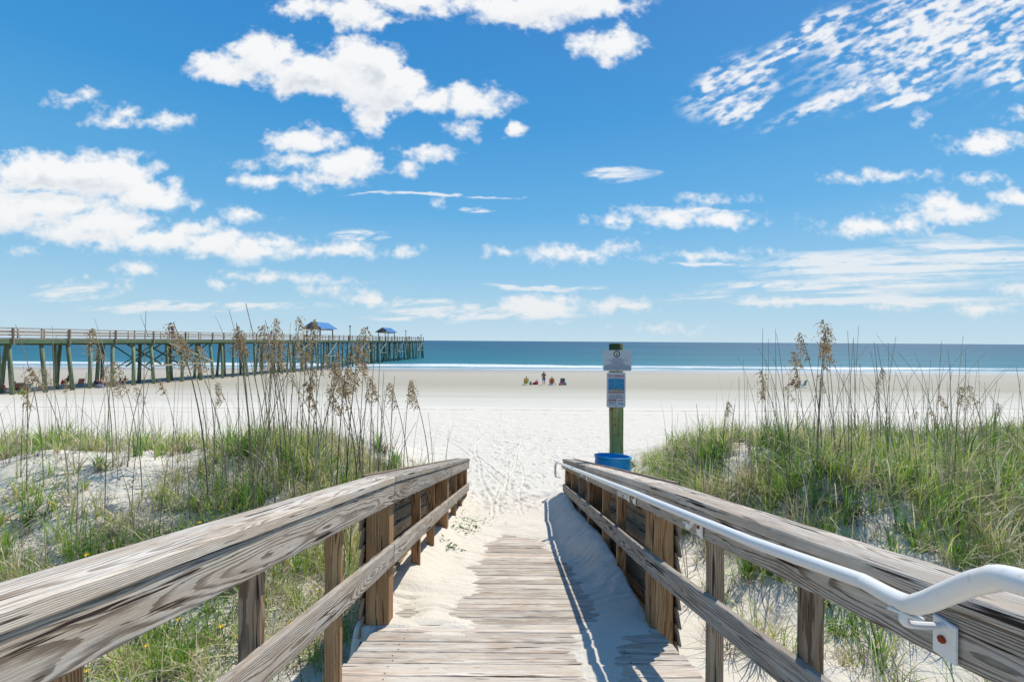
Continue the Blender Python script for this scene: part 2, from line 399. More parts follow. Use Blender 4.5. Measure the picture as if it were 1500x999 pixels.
# ------------------------------------------------------------------ sea
def sea_mat():
    m, t = material('sea_water')
    P = t.new('ShaderNodeNewGeometry').outputs['Position']; x, y, z = t.xyz(P)
    inv = t.m('DIVIDE', 100, y)                                   # 1 near the beach, 0 at the horizon
    c = t.ramp(inv, [(0.0, (.006, .085, .165)), (.12, (.006, .085, .15)), (.35, (.008, .115, .17)), (.60, (.012, .15, .20)), (.80, (.04, .20, .25)), (.92, (.12, .26, .29))])
    rows = t.noise(t.comb(t.m('MULTIPLY', x, .02), t.m('MULTIPLY', y, .11), 0), 1, 4, .6)
    rows2 = t.noise(t.comb(t.m('MULTIPLY', x, .004), t.m('MULTIPLY', inv, 60), 4), 1, 4, .65)
    rip = t.noise(t.comb(t.m('MULTIPLY', x, .30), t.m('MULTIPLY', y, 1.1), 4), 1, 4, .65)
    c = t.mix(t.m('MULTIPLY', t.sst(.5, .75, rows2), .55), c, (.01, .06, .12))
    c = t.mix(t.m('MULTIPLY', t.sst(.48, .25, rows2), .45), c, (.10, .28, .34))
    c = t.mix(t.m('MULTIPLY', t.sst(.55, .75, rip), .30), c, (.16, .34, .42))
    c = t.mix(t.m('MULTIPLY', t.sst(.5, .3, rip), .30), c, (.01, .06, .12))
    def foam(y0, w, wobamp, thr, sd, soft=.2, sx=.02):
        wob = t.m('MULTIPLY', t.m('SUBTRACT', t.noise(t.comb(t.m('MULTIPLY', x, sx), 0, sd), 1, 4, .6), .5), wobamp)
        q = t.m('ABSOLUTE', t.m('SUBTRACT', t.m('ADD', y, wob), y0))
        br = t.sst(thr-.06, thr+.10, t.noise(t.comb(t.m('MULTIPLY', x, .028), t.m('MULTIPLY', y, .22), sd+3), 1, 6, .75))
        return t.m('MULTIPLY', t.sst(w, w*(1-soft)*.4, q), br)
    c = t.mix(t.m('MULTIPLY', foam(142, 3.0, 10, .48, 2), .6), c, (.01, .055, .10))
    c = t.mix(t.m('MULTIPLY', foam(176, 4.0, 12, .50, 12), .5), c, (.01, .055, .10))
    shal = t.sst(119, 108, y)
    c = t.mix(t.m('MULTIPLY', shal, .75), c, (.36, .40, .41))
    fo = t.m('MAXIMUM', foam(120.5, 2.8, 8, .42, 21, sx=.03), t.m('MAXIMUM', foam(114, 1.5, 6, .48, 27, sx=.03), foam(109.4, 1.1, 3.5, .40, 33, sx=.04)))
    fo = t.m('MAXIMUM', fo, t.m('MULTIPLY', foam(131, 1.6, 9, .54, 41), .9))
    fo = t.m('MULTIPLY', fo, t.sst(.30, .5, t.noise(t.comb(t.m('MULTIPLY', x, .5), t.m('MULTIPLY', y, 2), 7), 1, 4, .7), .45, 1))
    c = t.mix(fo, c, (.80, .82, .82))
    nb = t.bump(rip, .5, .25)
    t.out(c, .5, nb, .10)
    return m
sx = np.array(sorted([-v for v in grow(8, 8, 1.08, 30000)] + [0] + grow(8, 8, 1.08, 30000)))
sy = np.array(list(np.arange(100, 200, .5)) + grow(200, 1.5, 1.04, 40000))
SX, SY = np.meshgrid(sx, sy)
SZ = -6.5 + ss(108, 125, SY)*ss(1500, 200, SY)*(.25*(fbm(SX*.03, SY*.12, 3, 61)-.5))
brk = SY + 2.5*(fbm(SX*.02, SX*0, 3, 63)-.5) - 121.5
SZ += .42*np.exp(-(brk/1.6)**2)*(.6+.8*fbm(SX*.05, SX*0, 2, 64)) + .22*np.exp(-((SY-142+8*(fbm(SX*.01, SX*0, 3, 65)-.5))/3)**2)
idx = np.arange(SX.size).reshape(SX.shape)
Q = np.stack([idx[:-1, :-1], idx[:-1, 1:], idx[1:, 1:], idx[1:, :-1]], -1).reshape(-1, 4)
sea = link('sea', npmesh('sea', np.stack([SX, SY, SZ], -1).reshape(-1, 3), Q), sea_mat(), smooth=True); setp(sea, kind='structure')

# ------------------------------------------------------------------ sky: clouds on a far dome
CL = [(330,103,58,20),(385,84,52,32),(450,112,75,34),(522,100,72,44),(560,132,72,38),(550,172,26,22),(625,150,50,18),(692,148,50,22),
 (440,8,36,16),(520,18,52,26),(620,2,120,22),(760,12,85,26),(850,8,82,24),(790,32,50,16),(888,66,46,22),
 (450,208,48,20),(502,244,54,26),(440,240,58,9),(410,267,58,9),(480,264,52,14),(627,226,34,13),(596,246,22,8),
 (60,262,92,30),(140,262,92,36),(212,288,52,22),(250,298,36,15),(60,304,100,24),(150,330,82,24),(130,350,82,16),(230,356,112,18),(310,362,80,20),(290,341,32,15),(382,372,82,14),(402,356,50,12),(470,368,68,12),(15,318,60,26),
 (110,150,27,8),(170,180,32,9),(190,168,18,9),(252,179,28,12),(358,318,24,9),(595,369,12,6),(748,190,12,13),(676,192,20,12),
 (405,411,62,6),(338,419,16,5),(155,420,22,4),(465,429,26,5),(550,443,30,8),(36,373,14,5),(200,396,22,7),(180,232,24,9),
 (990,313,68,13),(1000,322,92,7),(1060,319,34,12),(1046,289,24,6),(915,323,38,5),(820,373,44,11),(850,370,20,9),(790,448,55,16),(880,447,58,9),(825,440,26,13),(760,452,30,12),
 (1292,255,52,8),(1040,374,40,5),(905,362,30,5),(1440,206,62,13),(1495,167,22,9),(1430,262,26,10),(1390,308,62,15),(1376,296,36,18),(1285,331,66,13),(1490,286,32,12),
 (1440,447,32,6),(1310,442,26,4),(1484,420,22,9),(960,478,34,6),(1130,440,20,3),(637,302,8,6),(1345,168,6,5),(742,372,14,4)]
SOFT = [(530,346,56,9),(708,310,28,5),(110,432,70,12),(900,256,66,13),(1300,392,230,34),(1430,384,130,32),(1180,424,170,16),(1420,350,130,12),(1210,436,300,10),(640,287,150,3),(640,452,110,12),(800,422,100,5),(920,445,40,6),(60,300,120,50),(700,465,200,8),(1040,388,60,4),(300,455,200,10),(1010,307,110,3),(1090,432,40,4)]
us = np.arange(-120, 1621, 1.5); vs = np.arange(-90, 492, 1.25)
UP, VP = np.meshgrid(us, vs)
def dens(U, V):
    wx = 40*(fbm(U/40, V/30, 6, 70, .62)-.5); wy = 30*(fbm(U/40+50, V/30, 6, 71, .62)-.5)
    k = np.clip(V/330, .0, 1)                                      # smaller detail towards the horizon
    x = U + wx*(1.35-k); y = V + wy*(1.35-k)*.85
    m = np.full(U.shape, -1.6)
    for cx, cy, rx, ry in CL:
        q = (1-np.sqrt(((x-cx)/rx)**2 + ((y-cy)/ry)**2))*min(rx, ry)
        m = np.maximum(m, np.clip(q/13, -1.6, 1.0)) if False else np.maximum(m, np.clip(q/17+.10, -1.6, 1.5))
    b = 1-np.abs(2*fbm(U/30, V/24, 5, 73, .58)-1)*2.2
    n = fbm(U/26, V/19, 6, 74, .56)-.5
    n3 = fbm(U/6, V/4.5, 3, 76, .6)-.5
    return m + .02 + .22*(b-.5) + 1.5*n + .35*n3
D = dens(UP, VP)
al = ss(-.25, .80, D)
# light from the upper right: thick lower-left flanks fall grey
D2 = dens(UP+14, VP-20)
core = ss(.35, 1.25, D)*ss(.0, 1.1, D2)
rel = np.tanh((D-D2)*1.1)
shade = .90 + .14*rel - .26*ss(.6, 1.6, D)*ss(.4, 1.3, D2)*ss(.2, .7, fbm(UP/50+3, VP/34, 4, 75))
shade = np.where(VP > 400, 1-(1-shade)*.5, shade)
# thin veils
S = np.zeros(UP.shape)
xw = UP+60*(fbm(UP/70, VP/25, 5, 80, .6)-.5); yw_ = VP+20*(fbm(UP/80, VP/22, 5, 81, .6)-.5)
for cx, cy, rx, ry in SOFT:
    q = np.clip(1-((xw-cx)/rx)**2-((yw_-cy)/ry)**2, 0, 1)
    S = np.maximum(S, q**.9)
streak = fbm(UP/150, VP/7+UP/160, 5, 82, .6)
S = np.clip(S*1.3, 0, 1)*ss(.28, .62, streak)*.85 + S*.10
S = S*ss(.22, .62, fbm(UP/22+VP/12, VP/8, 5, 83, .62)+.25*ss(100, 220, UP-1000))
# altocumulus field, upper right: small cells in rows
def rot(cx, cy, an, rx, ry):
    c, s = math.cos(an), math.sin(an); X = UP-cx; Y = VP-cy
    return 1-np.sqrt(((X*c+Y*s)/rx)**2 + ((-X*s+Y*c)/ry)**2)
wz = .5*(fbm(UP/60, VP/40, 4, 85)-.5)
A = np.maximum.reduce([rot(1400, 35, -.32, 270, 105), rot(1170, 60, -.52, 150, 26), rot(1070, 120, -.55, 90, 42), rot(1250, 128, -.42, 170, 17), rot(1340, 140, -.25, 90, 11), rot(1480, 100, -.3, 60, 40), rot(1090,150,-.6,70,28)])+wz
ca, sa = math.cos(-.42), math.sin(-.42)
ru, rv = UP*ca+VP*sa, -UP*sa+VP*ca
cells = fbm(ru/19, rv/7.0, 5, 90, .52)+.10*(fbm(ru/7, rv/4, 3, 95)-.5)+.25*(fbm(ru/60, rv/30, 3, 91)-.5)
AC = .92*ss(.38, .80, cells + .17*np.clip(A, -.5, 1))*ss(-.12, .40, A)*(.6+.4*ss(0, .5, A))
alpha = 1-(1-al)*(1-np.clip(S, 0, .8))*(1-AC)
bright = np.where(al > .3, shade, 1.0)
bright = 1-(1-shade)*al
u = (UP-750)/F; v = (499.8-VP)/F
R0 = 26000.
nrm = 1/np.sqrt(1+u*u+v*v)
Vd = np.stack([u*nrm*R0, nrm*R0, v*nrm*R0], -1).reshape(-1, 3)
idx = np.arange(UP.size).reshape(UP.shape)
keep = np.where(np.maximum.reduce([alpha[:-1, :-1], alpha[:-1, 1:], alpha[1:, 1:], alpha[1:, :-1]]) > .004)
Q = np.stack([idx[:-1, :-1][keep], idx[1:, :-1][keep], idx[1:, 1:][keep], idx[:-1, 1:][keep]], -1)
m, t = material('cloud')
a = t.attr('alpha', 'Fac'); b = t.attr('shade', 'Fac')
pz = t.xyz(t.new('ShaderNodeNewGeometry').outputs['Position'])[2]
warmlow = t.sst(6000, 500, pz)
cc = t.mix(t.sst(.30, 1.0, b), (.50, .58, .67), (.97, .985, 1.0))
cc = t.mix(t.m('MULTIPLY', warmlow, .55), cc, (.80, .84, .86))
em = t.new('ShaderNodeEmission'); t.set(em.inputs[0], cc); em.inputs[1].default_value = .95
tr = t.new('ShaderNodeBsdfTransparent'); mx = t.new('ShaderNodeMixShader')
t.set(mx.inputs[0], a); t.l.new(tr.outputs[0], mx.inputs[1]); t.l.new(em.outputs[0], mx.inputs[2])
o_ = t.new('ShaderNodeOutputMaterial'); t.l.new(mx.outputs[0], o_.inputs[0])
m.cycles.emission_sampling = 'NONE'
sky = link('sky', npmesh('sky', Vd, Q, {'alpha': ('FLOAT', alpha), 'shade': ('FLOAT', bright)}), m, smooth=True); setp(sky, kind='structure')
del D, D2, UP, VP, Vd

# ------------------------------------------------------------------ boardwalk
M_rail = wood('weathered_rail_wood', (.56, .505, .435), (.10, .075, .055), (.44, .33, .225), ring=.0052, crack=1, bump=1.8)
M_cap = wood('weathered_cap_wood', (.60, .545, .47), (.17, .13, .095), (.48, .36, .25), ring=.0048, crack=1, bump=1.5)
M_post = wood('brown_post_wood', (.56, .36, .19), (.13, .06, .028), (.46, .22, .09), ring=.0065, crack=.9)
M_deck = wood_dusty('weathered_deck_wood', (.62, .565, .49), (.24, .185, .14), (.52, .39, .28), ring=.007, crack=1, bump=1.4, warmamt=.75)
M_side = wood('grey_siding_wood', (.38, .30, .215), (.09, .06, .04), (.33, .20, .11), ring=.009)

deck_thing = empty('boardwalk', (0, 3.38, -2.03), 'weathered plank boardwalk ramp running down to the beach, half buried in drifted sand', 'boardwalk')
b = MB(); y = -1.3; k = 0
while y < 9.2:
    w = .138; yc = y+w/2
    z0 = float(deckz(yc)); sl = -.22 if yc > 3.38 else -.17
    e = .10 + (.0 if yc > 3.45 else .0)
    xl = -.86-.057*max(0, 3.38-yc)-.10; xr = .99+.096*max(0, 3.38-yc)+.06
    dz = random.uniform(-.0018, .0018)
    b.beam((xl+random.uniform(-.012, .012), yc, z0-.019+dz), (xr+random.uniform(-.012, .012), yc+random.uniform(-.002, .002), z0-.019+dz+random.uniform(-.002, .002)), w, .038, up=(0, -sl, 1), ch=.005, seg=10, wob=.0018)
    y += w + random.uniform(.004, .008); k += 1
b.build('deck', M_deck, deck_thing)
g = MB(); y = -1.3; st_ = random.getstate()
while y < 7.2:
    for x_ in (-.72, .74):
        for q_ in (.035, .100):
            yc = y+q_+random.uniform(-.006, .006); xx = x_+random.uniform(-.01, .01); z0 = float(deckz(yc))+.0022
            g.poly([(xx+.0052*math.cos(a*PI/3), yc+.0052*math.sin(a*PI/3), z0) for a in range(6)], [(0, 1, 2, 3, 4, 5)])
    y += .1440
random.setstate(st_)
o = g.build('screw', plain('rusty_screw', (.05, .03, .02), .7), deck_thing); o['kind'] = 'stuff'
for s, nm in ((-1, 'rim_joist'), (1, 'rim_joist')):
    xx = (-.925, .985)[s > 0]
    g = MB()
    yb = -1.2; dxn = (-.057, .096)[s > 0]
    g.beam((xx+s*abs(dxn)*(3.38-yb), yb, float(deckz(yb))-.135), (xx, 3.3, float(deckz(3.3))-.135), .038, .18, ch=.003, seg=6)
    g.build(nm, M_side, deck_thing)

def railing(s, name, label, Xi, Zc, yend, posts, bals, seams, midseams):
    root = empty(name, (Xi(3.38), 3.38, -2.03), label, 'railing')
    lo = -1.3
    def span(part, ys, dx, dz, w, h, mat, wob=.0025):
        for a, c in zip(ys[:-1], ys[1:]):
            a += .002; c -= .002
            g = MB(); n = max(6, int((c-a)/.12))
            g.beam((Xi(a)+s*dx, a, Zc(a)+dz), (Xi(c)+s*dx, c, Zc(c)+dz), w, h, ch=.006, seg=n, wob=wob)
            g.build(part, mat, root)
    span('cap_rail', seams, .087, -.0225, .184, .045, M_cap)
    span('top_rail', seams, .0235, -.1205, .038, .139, M_rail)
    span('middle_rail', midseams, .0235, -.555, .038, .139, M_rail)
    for yp in posts:
        g = MB(); zt = Zc(yp)-.047; zb = float(deckz(yp))-.5
        xc = Xi(yp)+s*(.0435+.0825)
        g.beam((xc, yp, zb), (xc, yp, zt), .165, .135, up=(0, 1, 0), ch=.006, seg=8, wob=.002)
        g.build('post', M_post, root)
    for yp in bals:
        g = MB(); zt = Zc(yp)-.060; zb = float(deckz(yp))-(.22 if yp < 3.4 else .05)
        xc = Xi(yp)+s*(.0435+.0445)
        g.beam((xc, yp, zb), (xc, yp, zt), .084, .040, up=(0, 1, 0), ch=.004, seg=6, wob=.0015)
        g.build('baluster', M_post if random.random() < .6 else M_side, root)
    # lapped siding nailed to the outside of the posts
    g = MB(); y0, y1 = posts[0]-.10, yend+.04
    ycut = [y0, posts[1], y1]
    for r in range(10):
        for a, c in zip(ycut[:-1], ycut[1:]):
            zo = .004-.125*r-.07; jx = random.uniform(0, .004)
            xo = .210+.020+jx
            g.beam((Xi(max(a, 3.38))+s*xo, a+.003+random.uniform(-.012, .012)*(a == y0), Zc(a)+zo), (Xi(max(c, 3.38))+s*xo, c-.003, Zc(c)+zo), .018, .145, up=(-s*.13, 0, 1), ch=.003, seg=4, wob=.002)
    g.build('siding', M_side, root)
    return root
LXi = lambda y: -.82-.057*max(0, 3.38-y) if y < 3.38 else -.82
LZc = lambda y: -.96+.18*(3.38-y) if y < 3.38 else -.96-.225*(y-3.38)
RXi = lambda y: .95+.096*(3.38-y) if y < 3.38 else .95+.0085*(y-3.38)
RZc = lambda y: -.998+.166*(3.38-y) if y < 3.38 else -.998-.2175*(y-3.38)
railing(-1, 'wooden_railing', 'weathered grey timber railing on the left of the boardwalk, with no metal handrail', LXi, LZc, 9.4, [3.46, 6.55, 9.33], [1.10, 1.84, 2.58, 4.58, 5.40, 7.55, 8.45], [-1.3, 3.38, 6.6, 9.42], [-1.3, 3.38, 6.6, 9.42])
railing(1, 'wooden_railing', 'weathered timber railing on the right side of the boardwalk carrying a white metal handrail', RXi, RZc, 9.3, [3.46, 6.3, 9.2], [1.13, 1.88, 2.60, 4.53, 5.28, 7.2, 8.2], [-1.3, 3.38, 6.3, 9.3], [-1.3, 3.38, 9.3])

# handrail
def powder():
    m, t = material('white_powder_coat')
    P = t.new('ShaderNodeTexCoord').outputs['Object']
    n = t.noise(P, 30, 4, .6); n2 = t.noise(P, 6, 3, .6)
    c = t.mix(t.m('MULTIPLY', t.sst(.6, .72, n), .35), (.82, .80, .76), (.50, .43, .34))
    c = t.mix(t.m('MULTIPLY', t.sst(.5, .8, n2), .25), c, (.68, .67, .64))
    t.out(c, .33, t.bump(n, .12, .002), .5); return m
M_white = powder(); M_rust = plain('rusty_bolt_steel', (.26, .045, .02), .8, 0, .3, .5, 60)
hand = empty('metal_handrail', (RXi(3.38)-.07, 3.38, RZc(3.38)-.075), 'white metal pipe handrail bolted along the inside of the right railing', 'handrail')
ctrl = [(.90, -.9, -.36), (.86, .2, -.37), (.87, .60, -.388), (.90, .84, -.418), (.93, .94, -.465), (.957, 1.04, -.540), (.975, 1.13, -.612), (1.005, 1.22, -.660), (1.072, 1.45, -.722)]
pts = [Vector(p) for p in ctrl]
def smoothpath(P, n=6):
    out = []
    for i in range(len(P)-1):
        p0, p1, p2, p3 = P[max(i-1, 0)], P[i], P[i+1], P[min(i+2, len(P)-1)]
        for k in range(n):
            q = k/n; out.append(.5*((2*p1)+(p2-p0)*q+(2*p0-5*p1+4*p2-p3)*q*q+(3*p1-p0-3*p2+p3)*q**3))
    return out+[P[-1]]
pts = smoothpath(pts, 8)
for yy_ in (2.0, 3.0, 3.38, 4.0, 6.0, 8.0, 9.15): pts.append(Vector((RXi(yy_)-.072, yy_, RZc(yy_)-.078 + .03*math.exp(-(yy_-1.3)*1.2))))
e = pts[-1]
pts += smoothpath([e+Vector((0, .12, -.02)), e+Vector((-.02, .20, -.04)), e+Vector((-.05, .24, -.08)), e+Vector((-.06, .24, -.14)), e+Vector((-.06, .23, -.27)), e+Vector((-.04, .20, -.33))], 5)
g = MB(); g.tube(pts, .0228, 24); g.build('pipe', M_white, hand, True)
for yb in (1.26, 2.58, 3.66, 3.86, 6.1, 8.7):
    n = Vector((-1, 0, 0)); xi = RXi(yb); zt = RZc(yb); zp = zt-.118
    pipe = Vector((xi-.072, yb, zt-.085)) if yb > 1.3 else Vector((1.005, 1.215, -.658))
    g = MB(); g.beam((xi-.006, yb, zp-.064), (xi-.006, yb, zp+.036), .066, .012, up=(-1, 0, 0), ch=.003)
    k0 = Vector((xi-.011, yb, zp+.022))
    g.tube(smoothpath([k0, k0+Vector((-.022, -.002, .0)), pipe+Vector((.0, 0, -.052)), pipe+Vector((0, 0, -.020))], 5), .0095, 10)
    g.beam(pipe+Vector((0, -.045, -.017)), pipe+Vector((0, .045, -.017-.02)), .026, .007, ch=.002)
    br = g.build('bracket', M_white, hand)
    g = MB(); c = Vector((xi-.012, yb, zp-.014)); hx = [c+Vector((0, .010*math.cos(q*PI/3), .010*math.sin(q*PI/3))) for q in range(6)]
    hx2 = [p+Vector((-.008, 0, 0)) for p in hx]
    g.poly(hx+hx2, [(0, 1, 2, 3, 4, 5), (11, 10, 9, 8, 7, 6)]+[(i, (i+1) % 6, 6+(i+1) % 6, 6+i) for i in range(6)])
    g.build('bolt', M_rust, br)

# ------------------------------------------------------------------ sign post + barrel
M_pole = wood('green_stained_pole', (.24, .25, .11), (.08, .10, .045), (.20, .17, .08), ring=.012)
def polemat():
    m, t = material('mossy_pole_wood')
    P = t.new('ShaderNodeTexCoord').outputs['Object']; x, y, z = t.xyz(P)
    s1 = t.noise(t.comb(t.m('MULTIPLY', x, 18), t.m('MULTIPLY', y, 18), t.m('MULTIPLY', z, 1.5)), 1, 5, .65)
    s2 = t.noise(P, 5, 4, .6)
    c = t.ramp(s1, [(.3, (.15, .15, .045)), (.5, (.33, .34, .12)), (.7, (.50, .46, .22))])
    c = t.mix(t.m('MULTIPLY', t.sst(.54, .64, s2), .85), c, (.24, .085, .03))
    c = t.mix(t.m('MULTIPLY', t.sst(-.22, -.12, z), .85), c, (.03, .05, .02))
    t.out(c, .85, t.bump(s1, .7, .012), .2); return m
M_pole = polemat()
M_alu = plain('sign_metal', (.50, .52, .54), .45, .0, .4, .06, 4)
M_blue = plain('sign_ink_blue', (.035, .08, .22), .5, 0, .3, .1); M_navy = plain('emblem_navy', (.012, .02, .07), .5); M_cream = plain('emblem_cream', (.62, .58, .36), .5)
M_red = plain('sign_ink_red', (.33, .02, .025), .5); M_sky = plain('sign_picture_blue', (.02, .20, .42), .5, var=.3, scale=8); M_turq = plain('sign_picture_turquoise', (.12, .44, .40), .5); M_sandp = plain('sign_picture_sand', (.33, .27, .13), .5); M_ink = plain('sign_ink_black', (.02, .02, .025), .6); M_wht = plain('sign_white', (.55, .56, .58), .5)
PB = Vector((1.80, 8.12, gz(1.80, 8.12)))
sp = empty('sign_post', PB, 'round green-stained timber post carrying two beach signs behind the blue barrel', 'sign post')
g = MB(); tp = Vector((1.765, 8.12, -.03))
n = 14; ln = [PB+Vector((0, 0, -.3)).lerp(Vector((0, 0, 0)), 0)]
pp = [PB+Vector((0, 0, -.3))] + [PB.lerp(tp, k/10) for k in range(0, 11)]
g.tube(pp, [.118+.004*math.sin(k*2.1) for k in range(len(pp))], 24); g.build('pole', M_pole, sp, True)
def rrect(cx, cz, w, h, r, y, th):
    P = []
    for qx, qz, a0 in ((1, 1, 0), (-1, 1, 90), (-1, -1, 180), (1, -1, 270)):
        for k in range(5):
            a = math.radians(a0+k*22.5); P.append((cx+qx*(w/2-r)+r*math.cos(a), cz+qz*(h/2-r)+r*math.sin(a)))
    n = len(P); V = [(x, y, z) for x, z in P]+[(x, y+th, z) for x, z in P]
    return V, [tuple(range(n))[::-1] if False else tuple(range(n)), tuple(range(2*n-1, n-1, -1))]+[(i, n+i, n+(i+1) % n, (i+1) % n) for i in range(n)]
YF = 7.985
def plate(name, cx, cz, w, h, r, y, th, mat, par, **k):
    g = MB(); g.poly(*rrect(cx, cz, w, h, r, y, th)); return g.build(name, mat, par)
def text(s, cx, cz, size, mat, par, y, name='lettering', bold=0):
    cu = bpy.data.curves.new('t', 'FONT'); cu.body = s; cu.size = size; cu.align_x = 'CENTER'; cu.align_y = 'CENTER'; cu.extrude = .0008; cu.offset = bold
    o = bpy.data.objects.new('t', cu); COL.objects.link(o); dg = bpy.context.evaluated_depsgraph_get(); dg.update()
    me = bpy.data.meshes.new_from_object(o.evaluated_get(dg)); bpy.data.objects.remove(o)
    me.transform(Matrix.Translation((cx, y, cz)) @ Matrix.Rotation(PI/2, 4, 'X')); return link(name, me, mat, par)
def wordrows(rows, cx, w, mat, par, y, name='small_print'):
    g = MB()
    for z, h, frac in rows:
        x = cx-w*frac/2; e = cx+w*frac/2
        while x < e:
            L = random.uniform(.008, .028)
            g.beam((x, y, z), (min(x+L, e), y, z), .0016, h, ch=.0003); x += L+.005
    return g.build(name, mat, par)
cx1, cz1 = 1.762, -.315
S1 = plate('upper_sign', cx1, cz1, .475, .345, .03, YF, .003, M_alu, sp); S1['label'] = 'wide grey sign panel with round navy emblem and blue print'
def disc(name, cx, cz, r, y, mat, par, r0=0):
    g = MB(); n = 28; V = [(cx+r*math.cos(2*PI*k/n), y, cz+r*math.sin(2*PI*k/n)) for k in range(n)]
    if r0:
        V += [(cx+r0*math.cos(2*PI*k/n), y, cz+r0*math.sin(2*PI*k/n)) for k in range(n)]
        return g.poly(V, [(k, (k+1) % n, n+(k+1) % n, n+k) for k in range(n)]).build(name, mat, par)
    return g.poly(V, [tuple(range(n))]).build(name, mat, par)
disc('emblem', cx1-.01, cz1+.108, .056, YF-.002, M_navy, S1); disc('emblem_centre', cx1-.01, cz1+.108, .038, YF-.004, M_cream, S1)
g = MB(); g.poly([(cx1-.028, YF-.006, cz1+.085), (cx1+.010, YF-.006, cz1+.085), (cx1-.010, YF-.006, cz1+.135)], [(0, 1, 2)]); g.poly([(cx1-.03, YF-.0065, cz1+.098), (cx1+.012, YF-.0065, cz1+.098), (cx1+.012, YF-.0065, cz1+.106), (cx1-.03, YF-.0065, cz1+.106)], [(0, 1, 2, 3)]); g.build('emblem_drawing', M_blue, S1)
wordrows([(cz1+.033, .010, .36), (cz1+.006, .008, .74), (cz1-.018, .009, .46), (cz1-.036, .008, .34), (cz1-.057, .008, .55)], cx1, .46, M_blue, S1, YF-.002)
wordrows([(cz1-.080, .009, .82), (cz1-.100, .009, .90), (cz1-.117, .009, .94), (cz1-.141, .011, .96)], cx1, .46, M_blue, S1, YF-.002)
disc('screw', cx1, cz1-.158, .008, YF-.003, M_ink, S1)
cx2, cz2 = 1.745, -.805
S2 = plate('lower_sign', cx2, cz2, .315, .585, .03, YF, .003, M_alu, sp); S2['label'] = 'tall sign panel with rip currents heading and blue surf picture'
plate('sign_face', cx2, cz2, .285, .555, .022, YF-.002, .001, M_wht, S2)
text('RIP CURRENTS', cx2, cz2+.232, .040, M_red, S2, YF-.004, 'lettering', .0012)
text('BREAK THE GRIP OF THE RIP', cx2, cz2+.200, .0185, M_blue, S2, YF-.004, 'lettering')
plate('surf_picture', cx2, cz2+.083, .265, .205, .002, YF-.004, .0005, M_sky, S2)
g = MB(); y3 = YF-.006
for sgn in (-1, 1):
    g.tube(smoothpath([Vector((cx2+sgn*.11, y3, cz2+.0)), Vector((cx2+sgn*.05, y3, cz2+.03)), Vector((cx2+sgn*.018, y3, cz2+.075)), Vector((cx2+sgn*.018, y3, cz2+.14)), Vector((cx2+sgn*.05, y3, cz2+.17))], 5), .005, 5)
    g.tube(smoothpath([Vector((cx2+sgn*.125, y3, cz2+.11)), Vector((cx2+sgn*.09, y3, cz2+.125)), Vector((cx2+sgn*.055, y3, cz2+.11))], 5), .004, 5)
g.build('current_arrows', M_turq, S2)
g = MB(); A_ = [(cx2-.13+.26*k/12, y3-.001, cz2-.010+.022*math.sin(PI*k/12)) for k in range(13)]; g.poly([(cx2-.13, y3-.001, cz2-.018)]+A_+[(cx2+.13, y3-.001, cz2-.018)], [tuple(range(15))]); g.build('picture_beach', M_sandp, S2)
plate('red_band', cx2, cz2-.042, .265, .022, .001, YF-.005, .001, M_red, S2)
text('IF CAUGHT IN A RIP CURRENT', cx2, cz2-.042, .0165, M_wht, S2, YF-.007)
wordrows([(cz2-.078, .007, .9), (cz2-.096, .007, .8), (cz2-.114, .007, .95), (cz2-.135, .009, 1.)], cx2, .25, M_ink, S2, YF-.004)
plate('red_band', cx2-.06, cz2-.170, .135, .024, .001, YF-.005, .001, M_red, S2)
text('SAFETY', cx2-.06, cz2-.170, .02, M_wht, S2, YF-.007)
wordrows([(cz2-.168, .007, 1)], cx2+.075, .085, M_ink, S2, YF-.004); wordrows([(cz2-.185, .007, 1)], cx2+.075, .085, M_ink, S2, YF-.004)
wordrows([(cz2-.205, .007, 1), (cz2-.225, .007, .9), (cz2-.245, .007, .8)], cx2-.06, .13, M_ink, S2, YF-.004)
disc('logo', cx2+.045, cz2-.232, .010, YF-.004, M_navy, S2); disc('logo', cx2+.072, cz2-.232, .010, YF-.004, M_navy, S2); disc('logo', cx2+.104, cz2-.230, .016, YF-.004, M_sky, S2)
disc('screw', cx2, cz2-.268, .008, YF-.003, M_ink, S2)

BB = Vector((1.555, 7.45, gz(1.555, 7.45)-.02)); H_ = -1.79-BB.z
bar = empty('plastic_barrel', BB, 'open blue plastic barrel standing beside the sign post', 'barrel')
M_bar = plain('blue_plastic', (.008, .30, .60), .38, 0, .5, .12, 8)
g = MB(); R_ = .288
g.lathe(BB, [(.02, .01), (R_*.9, .0), (R_*.97, .03), (R_*.98, H_*.30), (R_*1.02, H_*.32), (R_*1.02, H_*.35), (R_*.98, H_*.37), (R_*.98, H_*.63), (R_*1.02, H_*.65), (R_*1.02, H_*.68), (R_*.98, H_*.70), (R_*.96, H_*.93), (R_*.94, H_*.955), (R_*.96, H_*.965)], 48)
g.build('drum', M_bar, bar, True)
g = MB(); g.lathe(BB, [(R_*.96, H_*.962), (R_*1.0, H_*.970), (R_*1.01, H_*.985), (R_*.99, H_), (R_*.94, H_), (R_*.925, H_*.98), (R_*.92, H_*.5), (R_*.9, .03), (.01, .03)], 48); g.build('rim', M_bar, bar, True)
bar.rotation_euler = (math.radians(-5), math.radians(2.5), 0)

